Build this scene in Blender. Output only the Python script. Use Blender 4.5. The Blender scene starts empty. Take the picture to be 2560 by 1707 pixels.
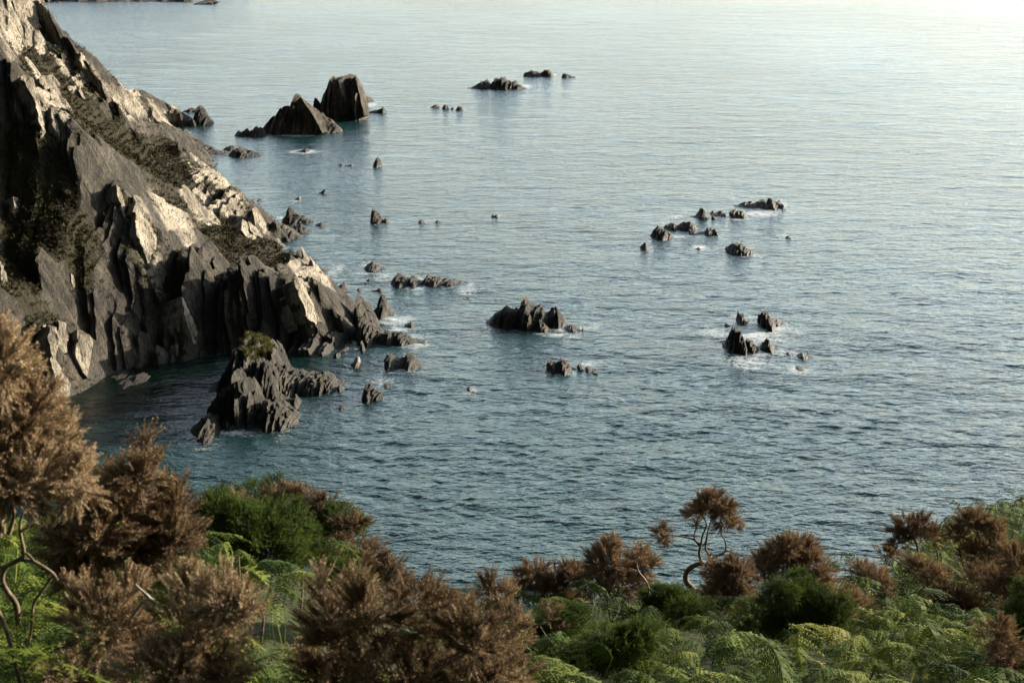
import bpy, math, random
import numpy as np
from mathutils import Vector
from mathutils.geometry import delaunay_2d_cdt

# ------------------------------------------------------------------ basics
scene = bpy.context.scene
COL = scene.collection
H = 60.0                                   # eye height above the sea
PITCH = math.radians(17.5)
F = 1280.0 / math.tan(math.radians(20.0))  # focal length in photograph pixels
CP, SP = math.cos(PITCH), math.sin(PITCH)
SUN_AZ, SUN_EL = math.radians(60), math.radians(15)


def ray(px, py):
    u = (px - 1280.0) / F
    v = (853.5 - py) / F
    return np.array([u, CP + v * SP, -SP + v * CP])


def at_y(px, py, y):
    d = ray(px, py)
    t = y / d[1]
    return np.array([d[0] * t, y, H + d[2] * t])


def on_water(px, py):
    d = ray(px, py)
    t = -H / d[2]
    return np.array([d[0] * t, d[1] * t, 0.0])


def to_px(P):
    """world points (n,3) -> photograph pixels (used to mark plant cover on the terrain)"""
    x, y, z = P[:, 0], P[:, 1], P[:, 2] - H
    f = y * CP - z * SP
    up = y * SP + z * CP
    return 1280 + F * x / f, 853.5 - F * up / f


# ------------------------------------------------------------------ numpy noise
def _hash(ix, iy, seed):
    h = (ix.astype(np.int64) * 374761393 + iy.astype(np.int64) * 668265263 + seed * 974634777) & 0xFFFFFFFF
    h = ((h ^ (h >> 13)) * 1274126177) & 0xFFFFFFFF
    h = ((h ^ (h >> 16)) * 2246822519) & 0xFFFFFFFF
    return ((h ^ (h >> 15)) & 0xFFFFFF) / float(0xFFFFFF)


def vnoise(x, y, seed=0):
    x = np.asarray(x, float); y = np.asarray(y, float)
    ix, iy = np.floor(x), np.floor(y)
    fx, fy = x - ix, y - iy
    fx = fx * fx * (3 - 2 * fx); fy = fy * fy * (3 - 2 * fy)
    a, b = _hash(ix, iy, seed), _hash(ix + 1, iy, seed)
    c, d = _hash(ix, iy + 1, seed), _hash(ix + 1, iy + 1, seed)
    return (a * (1 - fx) + b * fx) * (1 - fy) + (c * (1 - fx) + d * fx) * fy


def fbm(x, y, seed=0, octv=4):
    s, a, t = 0.0, 1.0, 0.0
    for k in range(octv):
        s = s + a * vnoise(x * 2 ** k, y * 2 ** k, seed + k * 13); t += a; a *= 0.5
    return s / t


def layers(q, s, seed, w, ls, tilt=0.35):
    """steep slate beds: one random height per bed, slowly varying along the strike, sharp steps between beds"""
    rng = np.random.default_rng(seed)
    span = q.max() - q.min() + 4 * w
    n = int(span / (0.4 * w)) + 4
    br = q.min() - w + np.cumsum(rng.uniform(0.35, 1.65, n) * w)
    idx = np.clip(np.searchsorted(br, q), 0, n - 1)
    lo = np.where(idx > 0, br[np.maximum(idx - 1, 0)], br[0] - w)
    fr = np.clip((q - lo) / np.maximum(br[idx] - lo, 1e-6), 0, 1)
    r = rng.random(n)
    off = rng.random(n) * 300
    nn = vnoise(s / ls + off[idx], idx * 1.37, seed)
    st = _hash(idx.astype(float), np.floor(s / (ls * 0.8) + off[idx] * 1.7), seed + 2)
    return r[idx] * 0.6 + nn * 0.45 + st * 0.5 - 0.76 + (fr - 0.5) * tilt


def in_poly(x, y, poly):
    ins = np.zeros(x.shape, bool)
    n = len(poly)
    for i in range(n):
        x1, y1 = poly[i]; x2, y2 = poly[(i + 1) % n]
        if y1 == y2:
            continue
        c = ((y1 > y) != (y2 > y)) & (x < (x2 - x1) * (y - y1) / (y2 - y1) + x1)
        ins ^= c
    return ins


# ------------------------------------------------------------------ mesh helpers
def np_mesh(name, V, faces, mat=None, parent=None, attrs=None, smooth=False):
    """faces: list of index arrays, each (n,3) or (n,4)"""
    V = np.asarray(V, np.float32)
    faces = [np.asarray(f, np.int32) for f in (faces if isinstance(faces, (list, tuple)) else [faces]) if len(f)]
    me = bpy.data.meshes.new(name)
    me.vertices.add(len(V)); me.vertices.foreach_set('co', V.ravel())
    loops = np.concatenate([f.ravel() for f in faces])
    tot = np.concatenate([np.full(len(f), f.shape[1], np.int32) for f in faces])
    st = np.concatenate([[0], np.cumsum(tot)[:-1]]).astype(np.int32)
    me.loops.add(len(loops)); me.loops.foreach_set('vertex_index', loops)
    me.polygons.add(len(tot)); me.polygons.foreach_set('loop_start', st)
    try:
        me.polygons.foreach_set('loop_total', tot)
    except Exception:
        pass
    if smooth:
        me.polygons.foreach_set('use_smooth', np.ones(len(tot), bool))
    me.update(calc_edges=True); me.validate()
    if attrs:
        for k, a in attrs.items():
            at = me.attributes.new(k, 'FLOAT', 'POINT')
            at.data.foreach_set('value', np.asarray(a, np.float32))
    if mat is not None:
        me.materials.append(mat)
    o = bpy.data.objects.new(name, me); COL.objects.link(o)
    if parent is not None:
        o.parent = parent
    if not smooth:
        me.polygons.foreach_set('use_smooth', np.zeros(len(tot), bool))
    return o


def tag(o, label=None, cat=None, group=None, kind=None):
    if label: o['label'] = label
    if cat: o['category'] = cat
    if group: o['group'] = group
    if kind: o['kind'] = kind
    return o


def empty(name, loc):
    o = bpy.data.objects.new(name, None); COL.objects.link(o)
    o.location = loc; o.empty_display_size = 0.3
    return o


def grid_faces(ny, nx):
    i = np.arange(ny * nx).reshape(ny, nx)
    return np.stack([i[:-1, :-1], i[:-1, 1:], i[1:, 1:], i[1:, :-1]], -1).reshape(-1, 4)


def compact(V, Fq, attrs=None):
    used = np.zeros(len(V), bool); used[Fq.ravel()] = True
    m = np.cumsum(used) - 1
    return V[used], m[Fq], ({k: a[used] for k, a in attrs.items()} if attrs else None)


class Acc:
    """gathers vertices and faces of ONE object"""
    def __init__(s): s.V, s.T, s.Q, s.A, s.n = [], [], [], [], 0
    def add(s, V, T=None, Q=None, a=0.0):
        V = np.asarray(V, float).reshape(-1, 3)
        if T is not None and len(T): s.T.append(np.asarray(T) + s.n)
        if Q is not None and len(Q): s.Q.append(np.asarray(Q) + s.n)
        s.A.append(np.full(len(V), a) if np.isscalar(a) else np.asarray(a)); s.V.append(V); s.n += len(V)
    def build(s, name, mat, parent=None, smooth=False, origin=None, attr='rnd'):
        V = np.concatenate(s.V)
        if origin is not None: V = V - np.asarray(origin)
        fs = []
        if s.T: fs.append(np.concatenate(s.T))
        if s.Q: fs.append(np.concatenate(s.Q))
        return np_mesh(name, V, fs, mat, parent, {attr: np.concatenate(s.A)}, smooth)


def tube(acc, pts, radii, sides=6, a=0.0):
    pts = np.asarray(pts, float); n = len(pts)
    radii = np.broadcast_to(np.asarray(radii, float), (n,))
    tang = np.gradient(pts, axis=0); tang /= np.linalg.norm(tang, axis=1)[:, None] + 1e-9
    ref = np.array([0.31, 0.2, 0.93])
    e1 = np.cross(tang, ref); e1 /= np.linalg.norm(e1, axis=1)[:, None] + 1e-9
    e2 = np.cross(tang, e1)
    an = np.arange(sides) * 2 * math.pi / sides
    V = pts[:, None] + radii[:, None, None] * (np.cos(an)[None, :, None] * e1[:, None] + np.sin(an)[None, :, None] * e2[:, None])
    i = np.arange(n * sides).reshape(n, sides); j = np.roll(i, -1, 1)
    Q = np.stack([i[:-1], j[:-1], j[1:], i[1:]], -1).reshape(-1, 4)
    acc.add(V.reshape(-1, 3), Q=Q, a=a)


def smooth_path(pts, n=4):
    pts = np.asarray(pts, float)
    if len(pts) < 3: return np.linspace(pts[0], pts[-1], n + 1)
    P = np.vstack([2 * pts[0] - pts[1], pts, 2 * pts[-1] - pts[-2]])
    out = []
    for i in range(1, len(P) - 2):
        for k in range(n):
            t = k / n
            out.append(0.5 * (2 * P[i] + (P[i + 1] - P[i - 1]) * t + (2 * P[i - 1] - 5 * P[i] + 4 * P[i + 1] - P[i + 2]) * t * t
                              + (3 * P[i] - P[i - 1] - 3 * P[i + 1] + P[i + 2]) * t ** 3))
    out.append(pts[-1])
    return np.array(out)


# ------------------------------------------------------------------ materials
class NT:
    def __init__(s, name):
        s.m = bpy.data.materials.new(name); s.m.use_nodes = True
        s.t = s.m.node_tree; s.t.nodes.clear()
        s.out = s.n('ShaderNodeOutputMaterial')
    def n(s, typ, **kw):
        nd = s.t.nodes.new(typ)
        for k, v in kw.items(): setattr(nd, k, v)
        return nd
    def l(s, a, b): s.t.links.new(a, b)
    def val(s, sock, v):
        if hasattr(v, 'is_output'): s.l(v, sock)
        else: sock.default_value = v
    def noise(s, vec, scale, detail=4, rough=0.55, dist=0.0):
        nd = s.n('ShaderNodeTexNoise'); s.l(vec, nd.inputs['Vector'])
        nd.inputs['Scale'].default_value = scale; nd.inputs['Detail'].default_value = detail
        nd.inputs['Roughness'].default_value = rough; nd.inputs['Distortion'].default_value = dist
        return nd.outputs['Fac']
    def mapping(s, vec, scale=(1, 1, 1), rot=(0, 0, 0)):
        nd = s.n('ShaderNodeMapping'); s.l(vec, nd.inputs['Vector'])
        nd.inputs['Scale'].default_value = scale; nd.inputs['Rotation'].default_value = rot
        return nd.outputs['Vector']
    def math(s, op, a, b=0.0, c=None, clamp=False):
        nd = s.n('ShaderNodeMath', operation=op); nd.use_clamp = clamp
        s.val(nd.inputs[0], a); s.val(nd.inputs[1], b)
        if c is not None: s.val(nd.inputs[2], c)
        return nd.outputs[0]
    def ramp(s, fac, stops):
        nd = s.n('ShaderNodeValToRGB'); s.l(fac, nd.inputs['Fac'])
        e = nd.color_ramp.elements
        while len(e) < len(stops): e.new(0.5)
        for el, (p, c) in zip(e, stops):
            el.position = p; el.color = (c, c, c, 1) if np.isscalar(c) else (*c, 1)
        return nd.outputs['Color']
    def mix(s, fac, a, b):
        nd = s.n('ShaderNodeMix', data_type='RGBA')
        s.val(nd.inputs['Factor'], fac)
        for sock, v in ((nd.inputs[6], a), (nd.inputs[7], b)):
            if hasattr(v, 'is_output'): s.l(v, sock)
            else: sock.default_value = (*v, 1)
        return nd.outputs[2]
    def pos(s): return s.n('ShaderNodeNewGeometry').outputs['Position']
    def attr(s, name): return s.n('ShaderNodeAttribute', attribute_name=name).outputs['Fac']
    def bump(s, height, strength, dist, normal=None):
        nd = s.n('ShaderNodeBump'); s.val(nd.inputs['Strength'], strength); nd.inputs['Distance'].default_value = dist
        s.l(height, nd.inputs['Height'])
        if normal is not None: s.l(normal, nd.inputs['Normal'])
        return nd.outputs['Normal']
    def principled(s, color, rough=0.8, normal=None, spec=0.3):
        p = s.n('ShaderNodeBsdfPrincipled')
        s.val(p.inputs['Base Color'], color if hasattr(color, 'is_output') else (*color, 1))
        s.val(p.inputs['Roughness'], rough); p.inputs['Specular IOR Level'].default_value = spec
        if normal is not None: s.l(normal, p.inputs['Normal'])
        return p
    def done(s, sh): s.l(sh, s.out.inputs['Surface']); return s.m


def rock_material(name, dark, mid, pale, veg=False, wet=1.3, scale=1.0, bleached=False):
    k = NT(name); P = k.pos()
    bed = k.mapping(P, (1.0, 0.28, 0.22), (0, math.radians(-14), math.radians(18)))   # beds run steeply
    n1 = k.noise(bed, 1.5 * scale, 6, 0.65)
    n2 = k.noise(P, 0.22 * scale, 4, 0.6)
    n3 = k.noise(P, 2.6 * scale, 5, 0.7)
    n5 = k.noise(bed, 6.5 * scale, 4, 0.7)
    n4 = k.noise(k.mapping(P, (0.9, 0.9, 0.07)), 0.8 * scale, 4, 0.6)
    f = k.math('ADD', k.math('MULTIPLY', n1, 0.55), k.math('MULTIPLY', n2, 0.45))
    col = k.ramp(f, [(0.30, dark), (0.47, mid), (0.66, pale)])
    col = k.mix(k.math('MULTIPLY', k.ramp(n3, [(0.56, 0.0), (0.68, 1.0)]), 0.55), col, tuple(c * 0.45 for c in dark))
    if bleached:      # fresh bedding faces: pale grey-buff stone with dark cracks, lightened further as if sunlit
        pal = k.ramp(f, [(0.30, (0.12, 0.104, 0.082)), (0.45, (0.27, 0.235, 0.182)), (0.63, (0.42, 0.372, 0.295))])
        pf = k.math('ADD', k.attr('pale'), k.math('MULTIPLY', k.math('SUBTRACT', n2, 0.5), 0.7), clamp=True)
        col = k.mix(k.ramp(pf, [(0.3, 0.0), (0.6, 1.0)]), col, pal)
    col = k.mix(k.math('MULTIPLY', k.ramp(n4, [(0.50, 0.0), (0.66, 1.0)]), 0.6), col, tuple(c * 0.8 for c in dark))
    col = k.mix(k.math('MULTIPLY', k.ramp(n5, [(0.38, 1.0), (0.47, 0.0)]), 0.75), col, tuple(c * 0.5 for c in dark))
    # ochre and grey-green lichen
    lich = k.ramp(k.noise(P, 0.55 * scale, 5, 0.7), [(0.56, 0.0), (0.68, 1.0)])
    col = k.mix(k.math('MULTIPLY', lich, 0.3), col, (0.16, 0.135, 0.055))
    sep = k.n('ShaderNodeSeparateXYZ'); k.l(P, sep.inputs[0]); z = sep.outputs['Z']
    # tidal band: weed and wet stone
    zz = k.math('ADD', z, k.math('MULTIPLY', n3, 1.2))
    wetf = k.math('SUBTRACT', 1.0, k.math('MULTIPLY', k.math('SUBTRACT', zz, 0.45), 1.0 / wet), clamp=True)
    col = k.mix(k.math('MULTIPLY', wetf, 0.8), col, (0.022, 0.019, 0.012))
    rough = k.math('SUBTRACT', 0.85, k.math('MULTIPLY', wetf, 0.4))
    if veg:
        a = k.attr('veg')
        vn = k.noise(P, 0.9, 5, 0.65)
        vf = k.ramp(k.math('ADD', a, k.math('MULTIPLY', k.math('SUBTRACT', vn, 0.5), 0.9)), [(0.42, 0.0), (0.56, 1.0)])
        vcol = k.ramp(k.noise(P, 0.45, 5, 0.7), [(0.30, (0.022, 0.012, 0.006)), (0.5, (0.018, 0.016, 0.004)), (0.7, (0.036, 0.034, 0.007))])
        col = k.mix(vf, col, vcol)
    b = k.bump(n1, 1.0, 0.8 / scale)
    b = k.bump(n5, 0.9, 0.35 / scale, b)
    b = k.bump(n3, 0.8, 0.3 / scale, b)
    return k.done(k.principled(col, rough, b, 0.25).outputs[0])


def foliage_material(name, stops, trans=0.0, scale=3.0, rough=0.75, spec=0.18):
    k = NT(name); P = k.pos()
    f = k.math('ADD', k.math('MULTIPLY', k.attr('rnd'), 0.6), k.math('MULTIPLY', k.noise(P, scale, 3), 0.4))
    col = k.ramp(f, stops)
    p = k.principled(col, rough, None, spec)
    sh = p.outputs[0]
    if trans > 0:
        tr = k.n('ShaderNodeBsdfTranslucent')
        mx = k.n('ShaderNodeMix', data_type='RGBA'); mx.blend_type = 'MULTIPLY'; mx.inputs['Factor'].default_value = 1
        k.l(col, mx.inputs[6]); mx.inputs[7].default_value = (1.1, 1.15, 0.55, 1); k.l(mx.outputs[2], tr.inputs['Color'])
        ms = k.n('ShaderNodeMixShader'); ms.inputs[0].default_value = trans
        k.l(sh, ms.inputs[1]); k.l(tr.outputs[0], ms.inputs[2]); sh = ms.outputs[0]
    return k.done(sh)


M_SEA_ROCK = rock_material('slate_sea_rock', (0.008, 0.0075, 0.0065), (0.022, 0.020, 0.017), (0.11, 0.097, 0.077))
M_ISLET = rock_material('slate_islet_rock', (0.009, 0.0085, 0.0075), (0.024, 0.022, 0.018), (0.13, 0.116, 0.092))
M_STACK = rock_material('slate_stack_rock', (0.012, 0.011, 0.009), (0.038, 0.032, 0.024), (0.15, 0.125, 0.09), scale=0.7)
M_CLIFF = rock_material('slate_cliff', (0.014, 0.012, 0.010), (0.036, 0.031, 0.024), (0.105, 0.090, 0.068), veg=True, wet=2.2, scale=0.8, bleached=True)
M_PALE = rock_material('pale_slate', (0.10, 0.095, 0.085), (0.20, 0.185, 0.16), (0.34, 0.315, 0.275))
M_DEAD = foliage_material('dead_gorse', [(0.2, (0.085, 0.053, 0.030)), (0.5, (0.21, 0.142, 0.090)), (0.8, (0.38, 0.29, 0.20))], 0.12)
M_DEAD_RED = foliage_material('dead_gorse_russet', [(0.2, (0.08, 0.046, 0.026)), (0.5, (0.185, 0.115, 0.070)), (0.8, (0.32, 0.225, 0.15))], 0.12)
M_GREEN = foliage_material('green_gorse', [(0.2, (0.017, 0.034, 0.004)), (0.5, (0.050, 0.084, 0.009)), (0.8, (0.12, 0.15, 0.022))], 0.12)
M_FERN = foliage_material('bracken', [(0.22, (0.015, 0.034, 0.003)), (0.48, (0.047, 0.077, 0.007)), (0.76, (0.145, 0.160, 0.022)), (0.96, (0.18, 0.14, 0.04))], 0.22, 1.5, 0.75, 0.12)
M_HEATHER = foliage_material('heather', [(0.15, (0.052, 0.021, 0.009)), (0.38, (0.022, 0.014, 0.005)), (0.6, (0.026, 0.026, 0.004)), (0.85, (0.078, 0.070, 0.011))], 0.0, 0.22)
M_GRASS = foliage_material('cliff_grass', [(0.2, (0.035, 0.042, 0.010)), (0.5, (0.075, 0.075, 0.02)), (0.8, (0.14, 0.12, 0.045))], 0.1, 1.0)


def wood_material(name, a, b):
    k = NT(name); P = k.pos()
    n = k.noise(P, 22, 5, 0.65)
    col = k.ramp(n, [(0.35, a), (0.65, b)])
    return k.done(k.principled(col, 0.85, k.bump(n, 0.6, 0.01), 0.2).outputs[0])


M_WOOD = wood_material('gorse_wood', (0.06, 0.042, 0.03), (0.19, 0.145, 0.10))
M_PALEWOOD = wood_material('bleached_wood', (0.17, 0.145, 0.115), (0.36, 0.32, 0.27))


def soil_material():
    k = NT('hillside_soil'); P = k.pos()
    col = k.ramp(k.noise(P, 1.7, 6, 0.7), [(0.3, (0.016, 0.014, 0.008)), (0.55, (0.026, 0.034, 0.011)), (0.75, (0.05, 0.052, 0.02))])
    return k.done(k.principled(col, 0.95, k.bump(k.noise(P, 6, 5), 0.8, 0.12), 0.1).outputs[0])


M_SOIL = soil_material()


def water_material():
    k = NT('sea_water'); P = k.pos()
    flat = k.mapping(P, (1, 1, 0))
    r1 = k.mapping(flat, (0.42, 1.0, 1), (0, 0, math.radians(-25)))
    r2 = k.mapping(flat, (0.5, 1.0, 1), (0, 0, math.radians(20)))
    wind = k.ramp(k.noise(k.mapping(flat, (1, 0.55, 1), (0, 0, math.radians(-12))), 0.012, 4, 0.55), [(0.30, 0.72), (0.66, 1.0)])
    a = k.noise(r1, 1.1, 3, 0.6)
    b = k.noise(r2, 2.3, 3, 0.6)
    c = k.noise(r1, 6.5, 2, 0.5)
    foam_a = k.attr('foam'); shade_a = k.attr('cove_shade'); calm = k.attr('calm')
    wind = k.math('MULTIPLY', wind, calm)
    a0 = k.noise(r1, 0.28, 4, 0.6)
    sw = k.noise(r1, 0.075, 5, 0.6)
    nb = k.bump(sw, k.math('MULTIPLY', wind, 0.8), 1.9)
    nb = k.bump(a0, k.math('MULTIPLY', wind, 0.8), 1.5, nb)
    nb = k.bump(a, k.math('MULTIPLY', wind, 0.95), 0.36, nb)
    nb = k.bump(b, k.math('MULTIPLY', wind, 0.95), 0.15, nb)
    nb = k.bump(c, k.math('MULTIPLY', wind, 0.9), 0.05, nb)
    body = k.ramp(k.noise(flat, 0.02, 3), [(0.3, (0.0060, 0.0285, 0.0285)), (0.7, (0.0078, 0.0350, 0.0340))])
    body = k.mix(shade_a, body, (0.0010, 0.0055, 0.0032))  # greener cove water, its colour darkened for cliff shade and dark reflection
    w = k.principled(body, 0.12, nb, 0.5); w.inputs['IOR'].default_value = 1.333
    # foam
    fn = k.noise(k.mapping(flat, (0.7, 1, 1)), 0.9, 6, 0.72, 0.6)
    fn2 = k.noise(flat, 3.4, 4, 0.7)
    fn3 = k.noise(flat, 0.8, 3, 0.6, 1.2)
    ridge = k.math('SUBTRACT', 1.0, k.math('ABSOLUTE', k.math('MULTIPLY', k.math('SUBTRACT', fn3, 0.5), 4.0)), clamp=True)
    fx = k.math('ADD', k.math('ADD', k.math('MULTIPLY', fn, 0.5), k.math('MULTIPLY', fn2, 0.22)), k.math('MULTIPLY', ridge, 0.28))
    thr = k.math('SUBTRACT', 0.75, k.math('MULTIPLY', foam_a, 0.42))
    ff = k.math('MULTIPLY', k.math('SUBTRACT', fx, thr), 3.2, clamp=True)
    ff = k.math('MULTIPLY', ff, k.math('GREATER_THAN', foam_a, 0.02))
    fo = k.principled((0.52, 0.56, 0.575), 0.8, k.bump(fn2, 0.6, 0.1), 0.2)
    ms = k.n('ShaderNodeMixShader'); k.l(ff, ms.inputs[0]); k.l(w.outputs[0], ms.inputs[1]); k.l(fo.outputs[0], ms.inputs[2])
    return k.done(ms.outputs[0])


M_WATER = water_material()

# ------------------------------------------------------------------ camera, light, sky
cam = bpy.data.cameras.new('camera'); co = bpy.data.objects.new('camera', cam); COL.objects.link(co)
co.location = (0, 0, H); co.rotation_euler = (math.pi / 2 - PITCH, 0, 0)
cam.sensor_width = 36; cam.lens = 18 / math.tan(math.radians(20)); cam.clip_start = 0.2; cam.clip_end = 60000
cam.dof.use_dof = True; cam.dof.focus_distance = 60; cam.dof.aperture_fstop = 7.0
scene.camera = co
sv = Vector((math.cos(SUN_EL) * math.sin(SUN_AZ), math.cos(SUN_EL) * math.cos(SUN_AZ), math.sin(SUN_EL)))
sl = bpy.data.lights.new('sun', 'SUN'); so = bpy.data.objects.new('sun', sl); COL.objects.link(so)
sl.energy = 5.0; sl.angle = math.radians(0.6); sl.color = (1.0, 0.87, 0.69)
so.location = (120, 60, 120); so.rotation_euler = sv.to_track_quat('Z', 'Y').to_euler()
wd = bpy.data.worlds.new('World'); scene.world = wd; wd.use_nodes = True
wt = wd.node_tree; bg = wt.nodes['Background']
sky = wt.nodes.new('ShaderNodeTexSky'); sky.sky_type = 'NISHITA'; sky.sun_disc = False
sky.sun_elevation = SUN_EL; sky.sun_rotation = SUN_AZ; sky.altitude = 50
sky.air_density = 1.0; sky.dust_density = 0.6; sky.ozone_density = 1.0
hs = wt.nodes.new('ShaderNodeHueSaturation'); hs.inputs['Saturation'].default_value = 0.6
wt.links.new(sky.outputs[0], hs.inputs['Color']); 
wtc = wt.nodes.new('ShaderNodeTexCoord'); wsp = wt.nodes.new('ShaderNodeSeparateXYZ'); wt.links.new(wtc.outputs['Generated'], wsp.inputs[0])


def wmap(sock, a, b, c0, c1):
    m = wt.nodes.new('ShaderNodeMapRange'); m.interpolation_type = 'SMOOTHSTEP'
    wt.links.new(sock, m.inputs['Value'])
    for k_, v_ in zip(('From Min', 'From Max', 'To Min', 'To Max'), (a, b, c0, c1)): m.inputs[k_].default_value = v_
    return m.outputs['Result']


def wmath(op, a, b):
    m = wt.nodes.new('ShaderNodeMath'); m.operation = op
    for i_, v_ in enumerate((a, b)):
        if hasattr(v_, 'is_output'): wt.links.new(v_, m.inputs[i_])
        else: m.inputs[i_].default_value = v_
    return m.outputs[0]


# sky shaped for its light: bright haze over the open sea, dimmer behind
wdot = wmath('ADD', wmath('MULTIPLY', wsp.outputs['X'], 0.30), wmath('MULTIPLY', wsp.outputs['Y'], 0.95))
wb = wmath('MULTIPLY', wmap(wsp.outputs['Z'], 0.18, 1.0, 1.0, 0.0), wmap(wdot, -0.15, 0.70, 0.0, 1.0))
wb = wmath('MULTIPLY', wb, wmap(wsp.outputs['Z'], 0.0, 0.30, 0.22, 1.0))
wboost = wmath('ADD', wmath('MULTIPLY', wb, 3.4), wmath('MULTIPLY', wmap(wdot, -0.7, 0.5, 0.3, 1.0), wmap(wsp.outputs['Z'], 0.3, 1.0, 1.0, 0.55)))
wv = wt.nodes.new('ShaderNodeVectorMath'); wv.operation = 'SCALE'
wboost = wmath('MULTIPLY', wboost, wmap(wsp.outputs['Z'], 0.0, 0.16, 0.56, 1.0))
wt.links.new(hs.outputs[0], wv.inputs[0]); wt.links.new(wboost, wv.inputs['Scale']); wm = wt.nodes.new('ShaderNodeVectorMath'); wm.operation = 'MULTIPLY'; wm.inputs[1].default_value = (0.99, 1.0, 0.965)
wt.links.new(wv.outputs[0], wm.inputs[0]); wt.links.new(wm.outputs[0], bg.inputs[0]); bg.inputs[1].default_value = 0.072
scene.view_settings.view_transform = 'Standard'; scene.view_settings.look = 'None'
scene.view_settings.exposure = 1.53; scene.view_settings.gamma = 1.0
try:
    scene.cycles.use_denoising = True; scene.cycles.denoiser = 'OPENIMAGEDENOISE'
    scene.cycles.max_bounces = 6; scene.cycles.diffuse_bounces = 3; scene.cycles.glossy_bounces = 3
    scene.cycles.transmission_bounces = 3; scene.cycles.caustics_reflective = False
except Exception:
    pass

# ------------------------------------------------------------------ SEA ROCKS
LEAN = 0.22


def rock_lump(acc, prof, base, thick, seed, lean=LEAN, w=0.8, jag=0.32, p=2.2, strike=18, bias=0.75, rib=0.34):
    """prof: skyline of the rock (photo pixels, left to right); base: row of its waterline; thick: depth in metres"""
    prof = np.array(prof, float)
    mx = prof[:, 0].mean()
    D0 = on_water(mx, base)[1]
    T0 = thick / 2
    Dm = D0 + T0 * bias
    XZ = np.array([at_y(a, b, Dm)[[0, 2]] for a, b in prof])
    X, Z = XZ[:, 0], np.maximum(XZ[:, 1], 0.03)
    xl = X + lean * Z
    xl = np.maximum.accumulate(xl + np.arange(len(xl)) * 1e-4)
    width = xl[-1] - xl[0]
    res = max(0.1, min(Dm / 1500.0, width / 26))
    m = 0.12 * width + 0.3
    xs = np.arange(xl[0] - m, xl[-1] + m, res); ys = np.arange(-T0 * 1.25, T0 * 1.25 + res, res * 1.1)
    sa, ca = math.sin(math.radians(strike)), math.cos(math.radians(strike))
    xm = 0.5 * (xl[0] + xl[-1])
    hw = 0.5 * (xs[-1] - xs[0]); hd = T0 * 1.25
    qs = np.arange(-(hw * ca + hd * sa), hw * ca + hd * sa + res, res)
    ss = np.arange(-(hw * sa + hd * ca), hw * sa + hd * ca + res, res * 1.1)
    q, s = np.meshgrid(qs, ss)                 # grid lines run along the beds
    gx, gy = xm + q * ca + s * sa, -q * sa + s * ca
    Zmax = Z.max()
    ww = max(2.6 * res, 0.8 * w * max(0.3, min(1.4, Zmax / 4.0)))
    Lt = 0.7 * layers(q, s, seed * 7 + 4, ww * 1.0, 40.0, 0.3) + 0.6 * layers(q, s, seed * 7 + 5, max(2.2 * res, ww * 0.4), 40.0, 0.3)
    wv = gy + 0.35 * T0 * (fbm(gx / (0.5 * width + .5), gy * 0 + seed, seed, 3) - 0.5)
    wx = gx + (fbm(gy / (0.4 * thick + .5), gx / (0.4 * width + .5), seed + 5, 3) - 0.5) * 0.10 * width
    zp = np.interp(wx, xl, Z, left=-1.2, right=-1.2)
    T = T0 * (0.20 + 0.80 * np.clip(zp / Zmax, 0.0, 1) ** 0.7) * (1.0 + rib * Lt)
    v = np.abs(wv) / T
    env = np.where(zp > 0, zp * (1 - np.minimum(v, 1.6) ** p), zp)
    L = 0.55 * layers(q, s, seed * 7 + 1, ww * 1.5, 3.0 * ww) + 0.7 * layers(q, s, seed * 7 + 2, max(2.2 * res, ww * 0.42), 2.2 * ww)
    amp = jag * np.clip(env, 0, None) ** 0.75 * Zmax ** 0.25
    h = env + amp * (L - 0.20) * 2.0
    h += (fbm(gx / (ww * 0.9), gy / (ww * 0.9), seed + 3, 3) - 0.5) * 0.16 * ww
    h = np.where(zp > 0, h, np.minimum(h, -0.3))
    h = np.maximum(h, -1.6)
    Vx = gx - lean * h + (fbm(h * 1.2 / ww, gy / ww, seed + 9, 2) - 0.5) * 0.10 * ww
    Vy = gy + Dm + (fbm(gx / ww, h * 1.2 / ww, seed + 11, 2) - 0.5) * 0.3 * ww
    V = np.stack([Vx, Vy, h], -1).reshape(-1, 3)
    Q = grid_faces(*gx.shape)
    keep = (V[Q][:, :, 2].max(1) > -1.5)
    V, Q, _ = compact(V, Q[keep])
    acc.add(V, Q=Q, a=0.0)
    return Dm


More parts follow.
